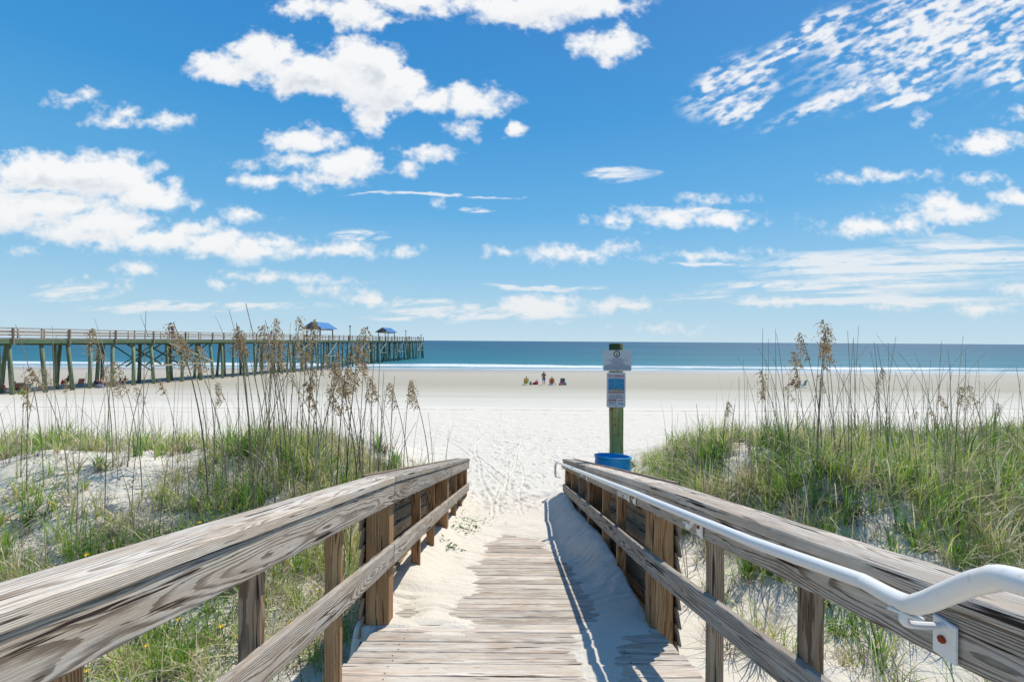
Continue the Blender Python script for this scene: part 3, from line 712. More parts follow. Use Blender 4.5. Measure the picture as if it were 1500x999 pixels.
# ------------------------------------------------------------------ pier
M_pile = wood('green_algae_pile', (.25, .32, .20), (.08, .13, .08), (.30, .25, .12), ring=.05, warmamt=.4)
M_pbeam = wood('green_beam', (.12, .20, .12), (.04, .075, .045), (.17, .17, .09), ring=.05, warmamt=.5)
M_prail = wood('pier_rail_wood', (.46, .36, .27), (.18, .12, .08), (.36, .22, .14), ring=.05)
M_brace = wood('pale_brace', (.50, .50, .42), (.28, .30, .22), (.42, .36, .26), ring=.05)
M_roof = plain('blue_metal_roof', (.04, .24, .55), .45, .0, .5, .1, 2)
PDIR = Vector((.0857, 1, 0)).normalized(); PN = Vector((PDIR.y, -PDIR.x, 0))     # PN points to the beach side (right)
def P(y, off, z): return Vector((-45.2+.0857*(y-43), y, 0)) + PN*off + Vector((0, 0, z))
DZ = -.06; W = 5.6; Y0, Y1, ST = 22.7, 180.3, 5.07
pier = empty('fishing_pier', P(43, 0, float(base(43))), 'long timber fishing pier on green piles running out into the sea', 'pier')
g = MB(); yy_ = Y0
g.beam(P(Y0, -W/2, DZ-.04), P(Y1, -W/2, DZ-.04), W+.1, .08, ch=.01, seg=30); g.build('deck', M_prail, pier)
def railh(y): return .95 + .35*max(0, (y-60)/120)
for off in (0, -W):
    for dz, w, h, nm in ((1, .18, .05, 'cap_rail'), (.66, .05, .14, 'side_rail'), (.34, .05, .12, 'side_rail')):
        g = MB()
        ys = np.linspace(Y0, Y1, 12)
        for a, c in zip(ys[:-1], ys[1:]): g.beam(P(a, off, DZ+railh(a)*dz), P(c, off, DZ+railh(c)*dz), w, h, ch=.004)
        g.build(nm, M_prail, pier)
    g = MB(); g.beam(P(Y0, off, DZ-.28), P(Y1, off, DZ-.28), .14, .40, ch=.01, seg=30); g.build('stringer', M_pbeam, pier)
for off in (0.09, -W-.09):
    k = 0; y = Y0+.2; lst = []
    while y < Y1:
        main = k % 2 == 0; lst.append((y, main)); y += ST/2; k += 1
    if off < 0:
        g = MB()
        for y, mn in lst: g.beam(P(y, off, DZ), P(y, off, DZ+railh(y)), .09, .09, up=(0, 1, 0))
        o = g.build('rail_post', M_prail, pier); o['kind'] = 'stuff'
    else:
        for y, mn in lst:
            g = MB(); wd = .2 if mn else .10
            g.beam(P(y, off+(.02 if mn else -.12), DZ-.5 if mn else DZ), P(y, off+(.02 if mn else -.12), DZ+railh(y)-.02), wd, .1, up=(0, 1, 0)); g.build('rail_post', M_prail, pier)
piles = []; y = 22.9; k = 0
while y < Y1+.5:
    for j, (off, bat) in enumerate(((-.25, .45), (-.3, .5), (-3.0, 0.), (-W+.25, -.45))):
        bt = bat*(1 if (k+j) % 2 else .15) + random.uniform(-.12, .12); sh = random.uniform(-.2, .2)+(0, 2.53, 1.25, 3.8)[j]
        if y+sh > Y1: sh = 0
        piles.append((y+sh, off, bt, random.uniform(-.5, .5)))
    y += ST; k += 1
piles.sort()
far = MB()
for i, (y, off, bt, ly) in enumerate(piles):
    zb = float(base(y))-.6; g = MB() if i < 95 else far
    top = P(y, off, DZ-.45); bot = P(y+ly, off+bt, zb)
    g.tube([bot, bot.lerp(top, .5)+Vector((random.uniform(-.04, .04), 0, 0)), top], [.20, .18, .165], 12)
    if i < 95: g.build('pile', M_pile, pier, True)
o = far.build('pile', M_pile, pier, True); o['kind'] = 'stuff'
y = 22.9; k = 0
while y < Y1:
    g = MB(); g.beam(P(y, .1, DZ-.55), P(y, -W-.1, DZ-.55), .25, .25, ch=.01); g.build('cap_beam', M_pbeam, pier)
    if y > 84 or 56 < y < 60:
        g = MB(); zb = max(float(base(y)), -6.4)+1.4
        g.beam(P(y, 0, DZ-.7), P(y, -W, zb), .06, .2, up=(0, 1, 0)); g.beam(P(y+.2, -W, DZ-.7), P(y+.2, 0, zb), .06, .2, up=(0, 1, 0)); g.build('cross_brace', M_pbeam, pier)
    y += ST; k += 1
for (a, c, pale) in ((58.0, 68.5, 0), (90, 96, 1), (103, 108, 1), (119, 125, 1), (134, 140, 1), (150, 156, 1), (172, 179, 1)):
    g = MB(); zl = max(float(base(a)), -6.5)+(2.9 if a > 80 else 2.2)
    g.beam(P(a, .24, zl), P(c, .24, zl), .07, .22); o = g.build('cross_brace', M_brace, pier)
    g = MB(); zt = DZ-.6
    if pale: g.beam(P(a, .30, zl), P(c-.5, .30, zt), .07, .24)
    else: g.beam(P(c, .30, zl+.1), P(a+3, .30, zt), .07, .24)
    g.build('cross_brace', M_brace, pier)
    if not pale:
        for q in range(4):
            g = MB(); aa = a-1+q*2.8; g.beam(P(aa, -2.2, zl), P(aa+5.2, -2.2, zt), .06, .2); g.beam(P(aa+.3, -2.4, zt), P(aa+5.4, -2.4, zl), .06, .2); g.build('cross_brace', M_pbeam, pier)
def pavilion(y0, y1, wz):
    M_tim = M_post; yc = (y0+y1)/2; root = MB()
    zt = DZ+2.35; c = -W/2
    for yy in (y0+.3, y1-.3): root.beam(P(yy, c-wz/2+.25, zt), P(yy, c+wz/2-.25, zt), .18, .25)
    for of in (c-wz/2+.3, c+wz/2-.3): root.beam(P(y0, of, zt+.2), P(y1, of, zt+.2), .16, .22)
    for yy in (y0-.1, yc, y1+.1):
        root.beam(P(yy, c-wz/2-.2, zt+.22), P(yy, c, zt+1.35), .1, .18); root.beam(P(yy, c+wz/2+.2, zt+.22), P(yy, c, zt+1.35), .1, .18); root.beam(P(yy, c, zt), P(yy, c, zt+1.3), .14, .14, up=(0, 1, 0))
    pv = root.build('pavilion', M_tim, pier); pv['label'] = 'open pavilion with blue gabled roof on the pier deck'
    g = MB(); e = .45; hw = wz/2+.45
    V = [P(y0-e, c-hw, zt+.15), P(y0-e, c, zt+1.55), P(y0-e, c+hw, zt+.15), P(y1+e, c-hw, zt+.15), P(y1+e, c, zt+1.55), P(y1+e, c+hw, zt+.15)]
    V += [v+Vector((0, 0, -.1)) for v in V]
    g.poly(V, [(0, 3, 4, 1), (1, 4, 5, 2), (6, 7, 10, 9), (7, 8, 11, 10), (0, 1, 7, 6), (1, 2, 8, 7), (3, 9, 10, 4), (4, 10, 11, 5), (0, 6, 9, 3), (2, 5, 11, 8)])
    n = 10
    for k in range(n+1):
        yy = y0-e+(y1-y0+2*e)*k/n
        g.beam(P(yy, c, zt+1.57), P(yy, c+hw, zt+.17), .05, .05); g.beam(P(yy, c, zt+1.57), P(yy, c-hw, zt+.17), .05, .05)
    g.build('roof', M_roof, pv)
    for yy in (y0+.3, y1-.3):
        for of in (c-wz/2+.3, c+wz/2-.3):
            g = MB(); g.beam(P(yy, of, DZ), P(yy, of, zt), .2, .2, up=(0, 1, 0)); g.build('post', M_side, pv)
pavilion(102.6, 109, 3.6); pavilion(145, 151.4, 3.6)
M_dark = plain('dark_painted_metal', (.03, .035, .04), .5)
for y, hh in ((116, 3.2), (160, 3.0), (178.5, 1.9)):
    g = MB(); b0 = P(y, -.4, DZ)
    g.tube([b0, b0+Vector((0, 0, hh))], .09, 10); g.tube([b0, b0+Vector((0, 0, hh*.35))], .16, 10); g.lathe(b0+Vector((0, 0, hh)), [(.09, 0), (.22, .05), (.22, .28), (.05, .36)], 12); g.build('lamp_post', M_dark, pier)
for y, of, ln_, lean in ((49.5, .2, 2.4, -.6), (59, .2, 2.4, -.5), (66, .2, 2.0, -.1), (73, .2, 2.6, -.7)):
    pass

# ------------------------------------------------------------------ people and beach gear
def skin(name, joints, edges, mat, parent, sub=1):
    me = bpy.data.meshes.new(name); me.from_pydata([j[0] for j in joints], edges, []); o = bpy.data.objects.new(name, me); COL.objects.link(o)
    md = o.modifiers.new('s', 'SKIN'); md.use_smooth_shade = True; md2 = o.modifiers.new('u', 'SUBSURF'); md2.levels = sub; md2.render_levels = sub
    for i, j in enumerate(joints):
        r = j[1]; me.skin_vertices[0].data[i].radius = r if hasattr(r, '__len__') else (r, r); me.skin_vertices[0].data[i].use_root = (i == 0)
    dg = bpy.context.evaluated_depsgraph_get(); dg.update()
    m2 = bpy.data.meshes.new_from_object(o.evaluated_get(dg)); bpy.data.objects.remove(o)
    m2.name = name; m2.materials.clear(); m2.materials.append(mat)
    o = bpy.data.objects.new(name, m2); COL.objects.link(o); o.parent = parent
    m2.polygons.foreach_set('use_smooth', [True]*len(m2.polygons)); return o
SKINS = [plain('skin_tone_%s' % n, c, .6, 0, .3, .08) for n, c in (('tan', (.36, .15, .085)), ('light', (.52, .29, .20)), ('deep', (.20, .09, .05)))]
M_hair = plain('dark_hair', (.02, .014, .01), .7)
def cloth(n, c): return plain(n, c, .85, 0, .1, .12, 30)
def person(loc, rz, pose, label, skinmat, top=None, bottom=None, group=None, hair=M_hair, hat=None):
    r = empty('person', loc, label, 'person', group, rz)
    if pose in ('stand', 'lean'):
        hip = 0.93; fwd = .12 if pose == 'lean' else 0
        J = [((0, 0, hip), .14), ((0, -.0, 1.15), (.155, .10)), ((0, fwd*.5, 1.38), (.175, .11)), ((0, fwd*.7, 1.50), .055), ((0, fwd+.01, 1.60), .085), ((0, fwd+.01, 1.72), .085),
             ((-.10, 0, .84), .085), ((-.11, .02, .48), .062), ((-.12, -.02, .08), .042), ((-.13, .12, .035), .038),
             ((.10, 0, .84), .085), ((.12, -.02, .48), .062), ((.13, -.04, .08), .042), ((.14, .10, .035), .038),
             ((-.20, fwd*.6, 1.40), .06), ((-.27, .0, 1.14), .045), ((-.18, .20, 1.20), .034), ((-.12, .28, 1.30), .036),
             ((.20, fwd*.6, 1.40), .06), ((.28, -.02, 1.13), .045), ((.24, .18, 1.02), .034), ((.22, .25, 1.0), .036)]
        E = [(0, 1), (1, 2), (2, 3), (3, 4), (4, 5), (0, 6), (6, 7), (7, 8), (8, 9), (0, 10), (10, 11), (11, 12), (12, 13), (2, 14), (14, 15), (15, 16), (16, 17), (2, 18), (18, 19), (19, 20), (20, 21)]
        head = Vector((0, fwd+.01, 1.66))
        skin('body', J, E, skinmat, r)
        if bottom: skin('shorts', [((0, 0, hip), (.165, .135)), ((-.11, .0, .82), .105), ((-.12, .01, .52), .095), ((.11, 0, .82), .105), ((.13, -.01, .52), .095)], [(0, 1), (1, 2), (0, 3), (3, 4)], bottom, r)
        if top: skin('shirt', [((0, 0, 1.0), (.17, .125)), ((0, 0, 1.2), (.175, .12)), ((0, fwd*.5, 1.40), (.19, .125)), ((-.21, fwd*.6, 1.40), .075), ((-.25, .0, 1.24), .065), ((.21, fwd*.6, 1.40), .075), ((.25, -.01, 1.24), .065)], [(0, 1), (1, 2), (2, 3), (3, 4), (2, 5), (5, 6)], top, r)
    else:   # seated low, legs forward (+y)
        J = [((0, 0, .30), .13), ((0, -.08, .52), (.15, .10)), ((0, -.14, .72), (.17, .11)), ((0, -.15, .84), .055), ((0, -.12, .93), .085), ((0, -.11, 1.04), .085),
             ((-.10, .10, .30), .085), ((-.13, .45, .42), .06), ((-.13, .72, .08), .042), ((-.13, .84, .06), .038),
             ((.10, .10, .30), .085), ((.13, .45, .40), .06), ((.15, .74, .08), .042), ((.15, .86, .06), .038),
             ((-.20, -.13, .74), .06), ((-.30, -.05, .50), .045), ((-.28, .18, .46), .034), ((-.27, .27, .46), .036),
             ((.20, -.13, .74), .06), ((.30, -.05, .50), .045), ((.27, .18, .46), .034), ((.26, .27, .46), .036)]
        E = [(0, 1), (1, 2), (2, 3), (3, 4), (4, 5), (0, 6), (6, 7), (7, 8), (8, 9), (0, 10), (10, 11), (11, 12), (12, 13), (2, 14), (14, 15), (15, 16), (16, 17), (2, 18), (18, 19), (19, 20), (20, 21)]
        head = Vector((0, -.115, .99)); skin('body', J, E, skinmat, r)
        if bottom: skin('shorts', [((0, 0, .30), (.155, .15)), ((-.11, .12, .30), .105), ((-.13, .34, .38), .09), ((.11, .12, .30), .105), ((.13, .34, .37), .09)], [(0, 1), (1, 2), (0, 3), (3, 4)], bottom, r)
        if top: skin('shirt', [((0, -.02, .38), (.17, .13)), ((0, -.09, .55), (.175, .12)), ((0, -.14, .74), (.19, .125)), ((-.21, -.13, .74), .075), ((-.26, -.08, .60), .065), ((.21, -.13, .74), .075), ((.26, -.08, .60), .065)], [(0, 1), (1, 2), (2, 3), (3, 4), (2, 5), (5, 6)], top, r)
    skin('hair' if not hat else 'hat', [(head+Vector((0, -.03, .0)), .095), (head+Vector((0, -.02, .09)), .09)], [(0, 1)], hat or hair, r)
    return r
M_frame = plain('chair_tube', (.55, .55, .55), .4, .6); M_frameb = plain('wooden_chair_arm', (.5, .33, .15), .6)
def chair(loc, rz, label, fabric, group=None, tall=1., stripes=None):
    r = empty('beach_chair', loc, label, 'chair', group, rz)
    def L(name, mb, mat):
        o = mb.build(name, mat); o.parent = r; return o
    for sx_ in (-.29, .29):
        g = MB(); g.tube([(sx_, .32, .02), (sx_, -.02, .22), (sx_, -.34, .36)], .014, 6); g.tube([(sx_, -.30, .02), (sx_, .10, .24), (sx_, .26, .30)], .014, 6); L('leg', g, M_frame)
        g = MB(); g.beam((sx_, -.25, .50), (sx_, .25, .50), .055, .022); g.tube([(sx_, .24, .30), (sx_, .24, .50)], .012, 6); L('armrest', g, M_frameb)
    g = MB(); g.poly([(-.28, .30, .30), (.28, .30, .30), (.28, 0, .235), (-.28, 0, .235), (-.28, -.12, .25), (.28, -.12, .25)], [(0, 1, 2, 3), (3, 2, 5, 4)]); L('seat', g, fabric)
    g = MB(); t = .24+.62*tall
    nst = 6
    for k in range(nst): 
        a, c = k/nst, (k+.92)/nst
        f = lambda q: (-.12-.24*q - .03*math.sin(PI*q), .25+(t-.25)*q)
        (ya, za), (yc, zc) = f(a), f(c); g.poly([(-.28, ya, za), (.28, ya, za), (.28, yc, zc), (-.28, yc, zc)], [(0, 1, 2, 3)])
    L('backrest', g, stripes or fabric)
    g = MB(); g.tube([(-.29, -.11, .24), (-.29, -.37, t+.01), (.29, -.37, t+.01), (.29, -.11, .24)], .014, 6); L('frame', g, M_frame)
    return r
def softbag(loc, rz, label, fabric, w=.45, d=.3, h=.35, name='beach_bag', cat='bag'):
    r = empty(name, loc, label, cat, None, rz); g = MB(); V = []; Fc = []; n = 16
    for i, (q, s_) in enumerate(((0, .9), (.12, 1.0), (.5, 1.04), (.85, .85), (1, .55))):
        for k in range(n):
            a = 2*PI*k/n; ca_, sa_ = math.cos(a), math.sin(a)
            V.append((w/2*s_*math.copysign(abs(ca_)**.6, ca_), d/2*s_*math.copysign(abs(sa_)**.6, sa_), q*h*(1+.08*math.sin(3*a))))
    for i in range(4):
        for k in range(n): Fc.append((i*n+k, i*n+(k+1) % n, (i+1)*n+(k+1) % n, (i+1)*n+k))
    Fc.append(tuple(4*n+k for k in range(n))); g.poly(V, Fc); o = g.build('sack', fabric, None, True); o.parent = r
    g = MB()
    for yo in (-.05, .05): g.tube(smoothpath([Vector((-w*.25, yo, h*.9)), Vector((-w*.18, yo, h*1.3)), Vector((w*.18, yo, h*1.3)), Vector((w*.25, yo, h*.9))], 4), .012, 6)
    o = g.build('handle', fabric, None, True); o.parent = r; return r
def cooler(loc, rz, label, body, lid, w=.55, d=.34, h=.36):
    r = empty('cooler', loc, label, 'cooler', None, rz)
    g = MB(); g.beam((-w/2, 0, h*.4), (w/2, 0, h*.4), d, h*.8, ch=.02); o = g.build('box', body); o.parent = r
    g = MB(); g.beam((-w/2-.01, 0, h*.92), (w/2+.01, 0, h*.92), d+.02, h*.2, ch=.02); o = g.build('lid', lid); o.parent = r
    g = MB(); g.tube([(-w/2-.02, 0, h*.7), (-w/2-.03, 0, h*1.15), (w/2+.03, 0, h*1.15), (w/2+.02, 0, h*.7)], .012, 6); o = g.build('handle', lid); o.parent = r; return r
def G(px, d):
    x = (px-750)/F*d; return Vector((x, d, gz(x, d)))
cYel, cOrg, cNavy, cRed, cBlue, cGrn, cPink, cTeal, cWht, cBrn, cLime, cGry = [cloth('cloth_'+n, c) for n, c in (('yellow', (.70, .45, .10)), ('orange', (.55, .16, .06)), ('navy', (.01, .015, .09)), ('red', (.45, .02, .03)), ('blue', (.015, .06, .35)), ('sage', (.22, .33, .20)), ('pink', (.62, .20, .25)), ('teal', (.02, .25, .28)), ('white', (.7, .7, .7)), ('brown', (.22, .08, .05)), ('lime', (.35, .6, .05)), ('grey', (.25, .28, .34)))]
D0 = 61.5
chair(G(770.8, D0), .1, 'yellow striped low beach chair at the left end of the group facing the sea', cYel)
person(G(771.3, D0+.02), .1, 'sit', 'person seated in the yellow beach chair, dark hair, back to the camera', SKINS[1], top=cWht, bottom=cBrn)
softbag(G(777.8, D0-.2), .3, 'sage green bag on the sand beside the yellow chair', cGrn, .34, .25, .38)
softbag(G(784, D0+.3), -.2, 'dark red bag lying on the sand left of the standing man', cRed, .62, .32, .26)
softbag(G(786.6, D0+.5), .5, 'pink striped towel bundle heaped on the dark red bag', cPink, .42, .3, .48, name='towel_bundle', cat='towel')
person(G(797, D0), PI*.9, 'stand', 'shirtless person in blue swimming trunks standing in the middle of the seated group', SKINS[0], bottom=cBlue)
chair(G(808.6, D0-.1), -.05, 'orange low beach chair right of the standing person', cOrg)
person(G(808.9, D0-.08), -.05, 'sit', 'person seated in the orange beach chair with back to the camera', SKINS[0], bottom=cNavy)
cooler(G(807.9, D0-.9), .1, 'small white cooler on the sand behind the orange chair', cWht, cGry, .42, .3, .22)
g = MB(); p = G(813.6, D0); g.lathe(p, [(.04, 0), (.045, .02), (.045, .18), (.018, .24), (.018, .30), (.0, .30)], 12); bt = g.build('bottle', plain('brown_bottle', (.16, .07, .02), .3), None, True); setp(bt, 'brown bottle standing on the sand right of the orange chair', 'bottle')
chair(G(824.2, D0+.2), .0, 'empty navy blue beach chair at the right end of the group', cNavy, tall=1.05)
softbag(G(822.5, D0-.5), .2, 'pink bag on the sand in front of the navy chair', cPink, .62, .3, .30)
softbag(G(828, D0-.3), .0, 'sage green bag on the sand right of the navy chair', cGrn, .42, .3, .32)
D1 = 60.
def flipumb(loc, label, mat):
    r = empty('beach_umbrella', loc, label, 'umbrella', None, 0); g = MB(); ax = Vector((-.45, .15, .88)).normalized()
    c = Vector((0, 0, .62)); u_ = ax.cross(Vector((0, 1, 0))).normalized(); w_ = ax.cross(u_); n = 16; V = [c+ax*.25]
    for ri, q in ((.45, .18), (.8, 0.)):
        V += [c+ax*q+(u_*math.cos(2*PI*k/n)+w_*math.sin(2*PI*k/n))*ri for k in range(n)]
    g.poly(V, [(0, 1+k, 1+(k+1) % n) for k in range(n)]+[(1+k, 1+n+k, 1+n+(k+1) % n, 1+(k+1) % n) for k in range(n)]); o = g.build('canopy', mat, None, True); o.parent = r
    g = MB(); g.tube([c+ax*.3, c-ax*.9], .018, 6); o = g.build('pole', M_frame); o.parent = r; return r
chair(G(1168, D1), .15, 'green and grey beach chair behind the grass on the right of the beach', cGrn, stripes=cGry)
chair(G(1177, D1-.3), .5, 'tilted teal blue beach chair right of the green and grey chair', cTeal, tall=1.1)
person(G(1161.5, D1+.2), .3, 'sit', 'person in a pink top sitting on the sand left of the green and grey chair', SKINS[0], top=cPink, bottom=cNavy)
# below the pier
def GP(px, d): return G(px, d)
person(GP(8.5, 44.5), -.8, 'sit', 'person in a red shirt sitting at the foot of the leftmost pier pile', SKINS[1], top=cRed, bottom=cWht)
person(GP(22, 45.6), .9, 'sit', 'person in dark trunks leaning forward beside the brown beach chair under the pier', SKINS[0], bottom=cNavy)
chair(GP(30, 46), -2.4, 'brown beach chair under the left end of the pier', cBrn)
chair(GP(38, 45.4), -2.9, 'teal beach chair under the left end of the pier', cTeal)
softbag(GP(33.5, 44.0), .4, 'lime green bag on the sand in front of the teal chair', cLime, .6, .4, .3)
person(GP(99, 56), 1.4, 'sit', 'person in blue shorts sitting on the sand beyond the pier', SKINS[2], bottom=cBlue)
softbag(GP(93.5, 56), .4, 'red bag on the sand beside the person in blue shorts', cRed, .45, .35, .5)
chair(GP(117.5, 54), 1.2, 'red beach chair under the pier', cRed)
person(GP(141, 52), 1.3, 'sit', 'person in a dark shirt sitting in the pier shade', SKINS[2], top=cNavy, bottom=cGry)
softbag(GP(146, 51.5), .1, 'dark grey bag in the pier shade', cGry, .8, .5, .35)
person(GP(151.5, 53), -1.2, 'sit', 'person in a pale top sitting in the pier shade facing the dark shirt', SKINS[1], top=cPink, bottom=cBlue)
chair(GP(172, 55), 2.6, 'navy beach chair standing in the pier shade', cNavy)
person(GP(182, 56), 2.6, 'sit', 'person in a brown shirt seated in the pier shade beside the navy chair', SKINS[0], top=cBrn, bottom=cNavy)
M_rod = plain('fishing_rod', (.03, .03, .03), .5)
for px, y, top, of, lb in ((177, 62.2, cNavy, -.8, 'angler in a navy shirt standing on the pier nearest the shore'), (204, 65, cWht, -3, 'angler in a white shirt on the pier deck'), (330, 84, cRed, -.7, 'person in a red shirt at the pier rail before the first pavilion'), (590, 150, cBlue, -.8, 'person in a blue shirt on the far pier deck beyond the second pavilion'), (613, 176, cWht, -.8, 'person in a white shirt standing at the seaward end of the pier'), (607, 172, cOrg, -2.8, 'person in an orange shirt near the seaward end of the pier')):
    q = P(y, of, DZ); person(q, random.uniform(-2, 2), 'lean', lb, SKINS[1], top=top, bottom=cNavy)
for y, h_, dx, lb in ((57.6, 2.3, -1.0, 'thin fishing rod leaning on the pier rail nearest the shore'), (71, 3.0, -1.5, 'long fishing rod leaning back over the pier rail'), (76.8, 2.0, .1, 'upright fishing rod at the pier rail')):
    a = P(y, .15, DZ+.2); g = MB(); g.tube([a, a+Vector((dx*.5, 0, h_*.6)), a+Vector((dx, 0, h_+.3))], [.03, .022, .012], 6); o = g.build('fishing_rod', M_rod); setp(o, lb, 'fishing rod')

# ------------------------------------------------------------------ vegetation
def blade_mat(name, stops, transl=.35):
    m, t = material(name); r = t.attr('rnd', 'Fac'); q = t.attr('t', 'Fac')
    c = t.ramp(r, stops)
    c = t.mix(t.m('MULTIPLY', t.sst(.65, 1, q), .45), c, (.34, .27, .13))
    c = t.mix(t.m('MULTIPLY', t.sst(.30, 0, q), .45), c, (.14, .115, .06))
    d = t.new('ShaderNodeBsdfPrincipled'); t.set(d.inputs['Base Color'], c); d.inputs['Roughness'].default_value = .55; d.inputs['Specular IOR Level'].default_value = .25
    tl = t.new('ShaderNodeBsdfTranslucent'); t.set(tl.inputs[0], c); mx = t.new('ShaderNodeMixShader'); mx.inputs[0].default_value = transl
    t.l.new(d.outputs[0], mx.inputs[1]); t.l.new(tl.outputs[0], mx.inputs[2]); o = t.new('ShaderNodeOutputMaterial'); t.l.new(mx.outputs[0], o.inputs[0]); return m
GREEN = [(0, (.06, .17, .015)), (.22, (.16, .36, .03)), (.46, (.36, .54, .08)), (.64, (.58, .58, .15)), (.78, (.72, .60, .32)), (1, (.82, .76, .56))]
M_grass = blade_mat('dune_grass', GREEN)
M_straw = blade_mat('dead_straw', [(0, (.13, .09, .05)), (.3, (.34, .27, .17)), (.7, (.56, .49, .36)), (1, (.70, .65, .53))], .15)
M_leaf = blade_mat('creeper_leaf', [(0, (.05, .12, .02)), (.5, (.11, .20, .04)), (.85, (.20, .27, .07)), (1, (.36, .30, .12))], .4)
def blades(name, X, Y, L, az, lean, width, rnd, mat, kind='stuff', nseg=5, z=None, droop=1.0, parent=None):
    n = len(X); Z = gzv(X, Y)-.02 if z is None else z
    tt = np.linspace(0, 1, nseg+1)[None, :]
    lean = lean[:, None]; Lc = L[:, None]
    out = Lc*lean*(tt**1.7); up = Lc*(tt - droop*lean*.42*tt**2.4)
    cx = X[:, None]+np.cos(az)[:, None]*out; cy = Y[:, None]+np.sin(az)[:, None]*out; cz = Z[:, None]+up
    wd = width[:, None]*(1-tt**1.6)*.5+.0006
    wa = az + np.pi/2 + RNG.normal(0, .5, n)
    wx, wy = np.cos(wa)[:, None]*wd, np.sin(wa)[:, None]*wd
    V = np.empty((n, nseg+1, 2, 3)); V[:, :, 0] = np.stack([cx-wx, cy-wy, cz], -1); V[:, :, 1] = np.stack([cx+wx, cy+wy, cz], -1)
    b0 = (np.arange(n)*(nseg+1)*2)[:, None]; k = np.arange(nseg)[None]*2
    q = np.stack([b0+k, b0+k+1, b0+k+3, b0+k+2], -1).reshape(-1, 4)
    R2 = np.repeat(rnd, (nseg+1)*2); T2 = np.tile(np.repeat(tt[0], 2), n)
    o = link(name, npmesh(name, V.reshape(-1, 3), q, {'rnd': ('FLOAT', R2), 't': ('FLOAT', T2)}), mat, parent)
    if kind: o['kind'] = kind
    return o
def sg(c, s, x): return np.exp(-((x-c)/s)**2)
def dens_left(x, y):
    px = 750+F*x/y
    n = fbm(x*.9, y*.9, 3, 101); n2 = fbm(x*2.4, y*2.4, 2, 102)
    bush = ss(-4.9, -3.7, x)*ss(-1.45, -1.9, x)*ss(5.0, 5.9, y)*ss(12, 9.5, y)*1.0
    ridge = sg(8.7, 1.1, y)*ss(-2, -3, x)*.55
    near = ss(6.3, 5.0, y)*ss(1.6, 2.4, y)*.9
    leftg = ss(-6.2, -7.4, x)*ss(4, 5, y)*ss(11, 9, y)*.30
    mid = .22*ss(4, 5, y)*ss(11, 9, y)
    d = bush*(.35+.9*n)*ss(.28,.5,n2+.1) + .95*ridge*ss(.36, .55, n) + near*ss(.22, .50, n)*1.1 + 1.5*leftg*ss(.36, .56, n) + 1.3*mid*ss(.40, .56, n2)
    return d*ss(-1.12, -1.3, x)
def dens_right(x, y):
    n = fbm(x*.9+40, y*.9, 3, 103); n2 = fbm(x*2.4, y*2.4+30, 2, 104)
    edge = 2.05 + .5*(n-.5)*2 + np.clip(7.0-y, 0, 3)*.28
    body = ss(edge, edge+.6, x)*ss(4.2, 5.4, y + .5*(n2-.5))*ss(12.5, 9.8, y)
    near = ss(1.5, 1.9, x)*ss(6.0, 5.0, y)*ss(1.2, 2.2, y)*.42*ss(.50, .62, n2)
    rr = ss(4.4, 5.2, x)*ss(2.5, 3.5, y)*ss(6, 5, y)*.8
    return body*(.3+.8*n)*ss(.31, .50, n2) + near + rr*ss(.35, .55, n)
def scatter(n, x0, x1, y0, y1, dfn, clump=1):
    X = RNG.uniform(x0, x1, n); Y = RNG.uniform(y0, y1, n); k = RNG.random(n) < dfn(X, Y); X, Y = X[k], Y[k]
    if clump > 1:
        X = np.repeat(X, clump)+RNG.normal(0, .045, len(X)*clump); Y = np.repeat(Y, clump)+RNG.normal(0, .045, len(Y)*clump)
    return X, Y
def grassfield(name, dfn, x0, x1, n, clump, h0, h1, matter, rb, wbase=.0085, straw=False):
    """tufts: blades fan out from a common root; each tuft has a size, tint and wind direction of its own"""
    X, Y = scatter(n, x0, x1, 1.2, 12.5, dfn, 1); cl = len(X)
    rep = lambda a: np.repeat(a, clump)
    size = rep(RNG.gamma(4, .25, cl).clip(.35, 2.0)); cr = rep(RNG.random(cl)); ca_ = rep(RNG.uniform(0, 2*PI, cl)); m_ = cl*clump
    a = RNG.uniform(0, 2*PI, m_); rr = np.abs(RNG.normal(0, .05, m_))*size
    X = rep(X)+np.cos(a)*rr; Y = rep(Y)+np.sin(a)*rr
    pat = fbm(X*1.1, Y*1.1, 3, 120); pat2 = fbm(X*3, Y*3, 2, 121)
    L = (h0+(h1-h0)*RNG.random(m_)**1.3)*(.45+.6*size)*(.65+.7*pat)
    L *= np.where(Y < 5, .85, 1)
    az = a + RNG.normal(0, .5, m_) + .5*np.sin(ca_); lean = np.clip(RNG.gamma(2.6, .24, m_), .08, 1.5)
    if straw: L *= .85; lean = np.clip(RNG.normal(1.0, .45, m_), .25, 1.8)
    w = wbase*RNG.uniform(.5, 1.4, m_)*np.clip(Y/6, .7, 1.4)
    dead = RNG.random(m_) < (.10+.25*ss(.5, .7, pat2))
    rnd = np.clip(rb + .50*(cr-.5) + 1.1*(pat2-.5) + RNG.normal(0, .10, m_), 0, 1)
    if not straw: rnd = np.where(dead, RNG.uniform(.75, 1, m_), rnd)
    return blades(name, X, Y, L, az, lean, w, rnd, matter)
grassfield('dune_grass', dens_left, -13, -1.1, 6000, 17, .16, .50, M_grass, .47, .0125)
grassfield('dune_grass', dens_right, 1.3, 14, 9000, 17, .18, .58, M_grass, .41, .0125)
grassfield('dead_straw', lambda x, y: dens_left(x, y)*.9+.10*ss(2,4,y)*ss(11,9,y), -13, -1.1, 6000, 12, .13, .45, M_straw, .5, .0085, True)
grassfield('dead_straw', lambda x, y: dens_right(x, y)*.95+.03*ss(1.5, 2, x), 1.25, 14, 11000, 12, .15, .52, M_straw, .55, .0095, True)
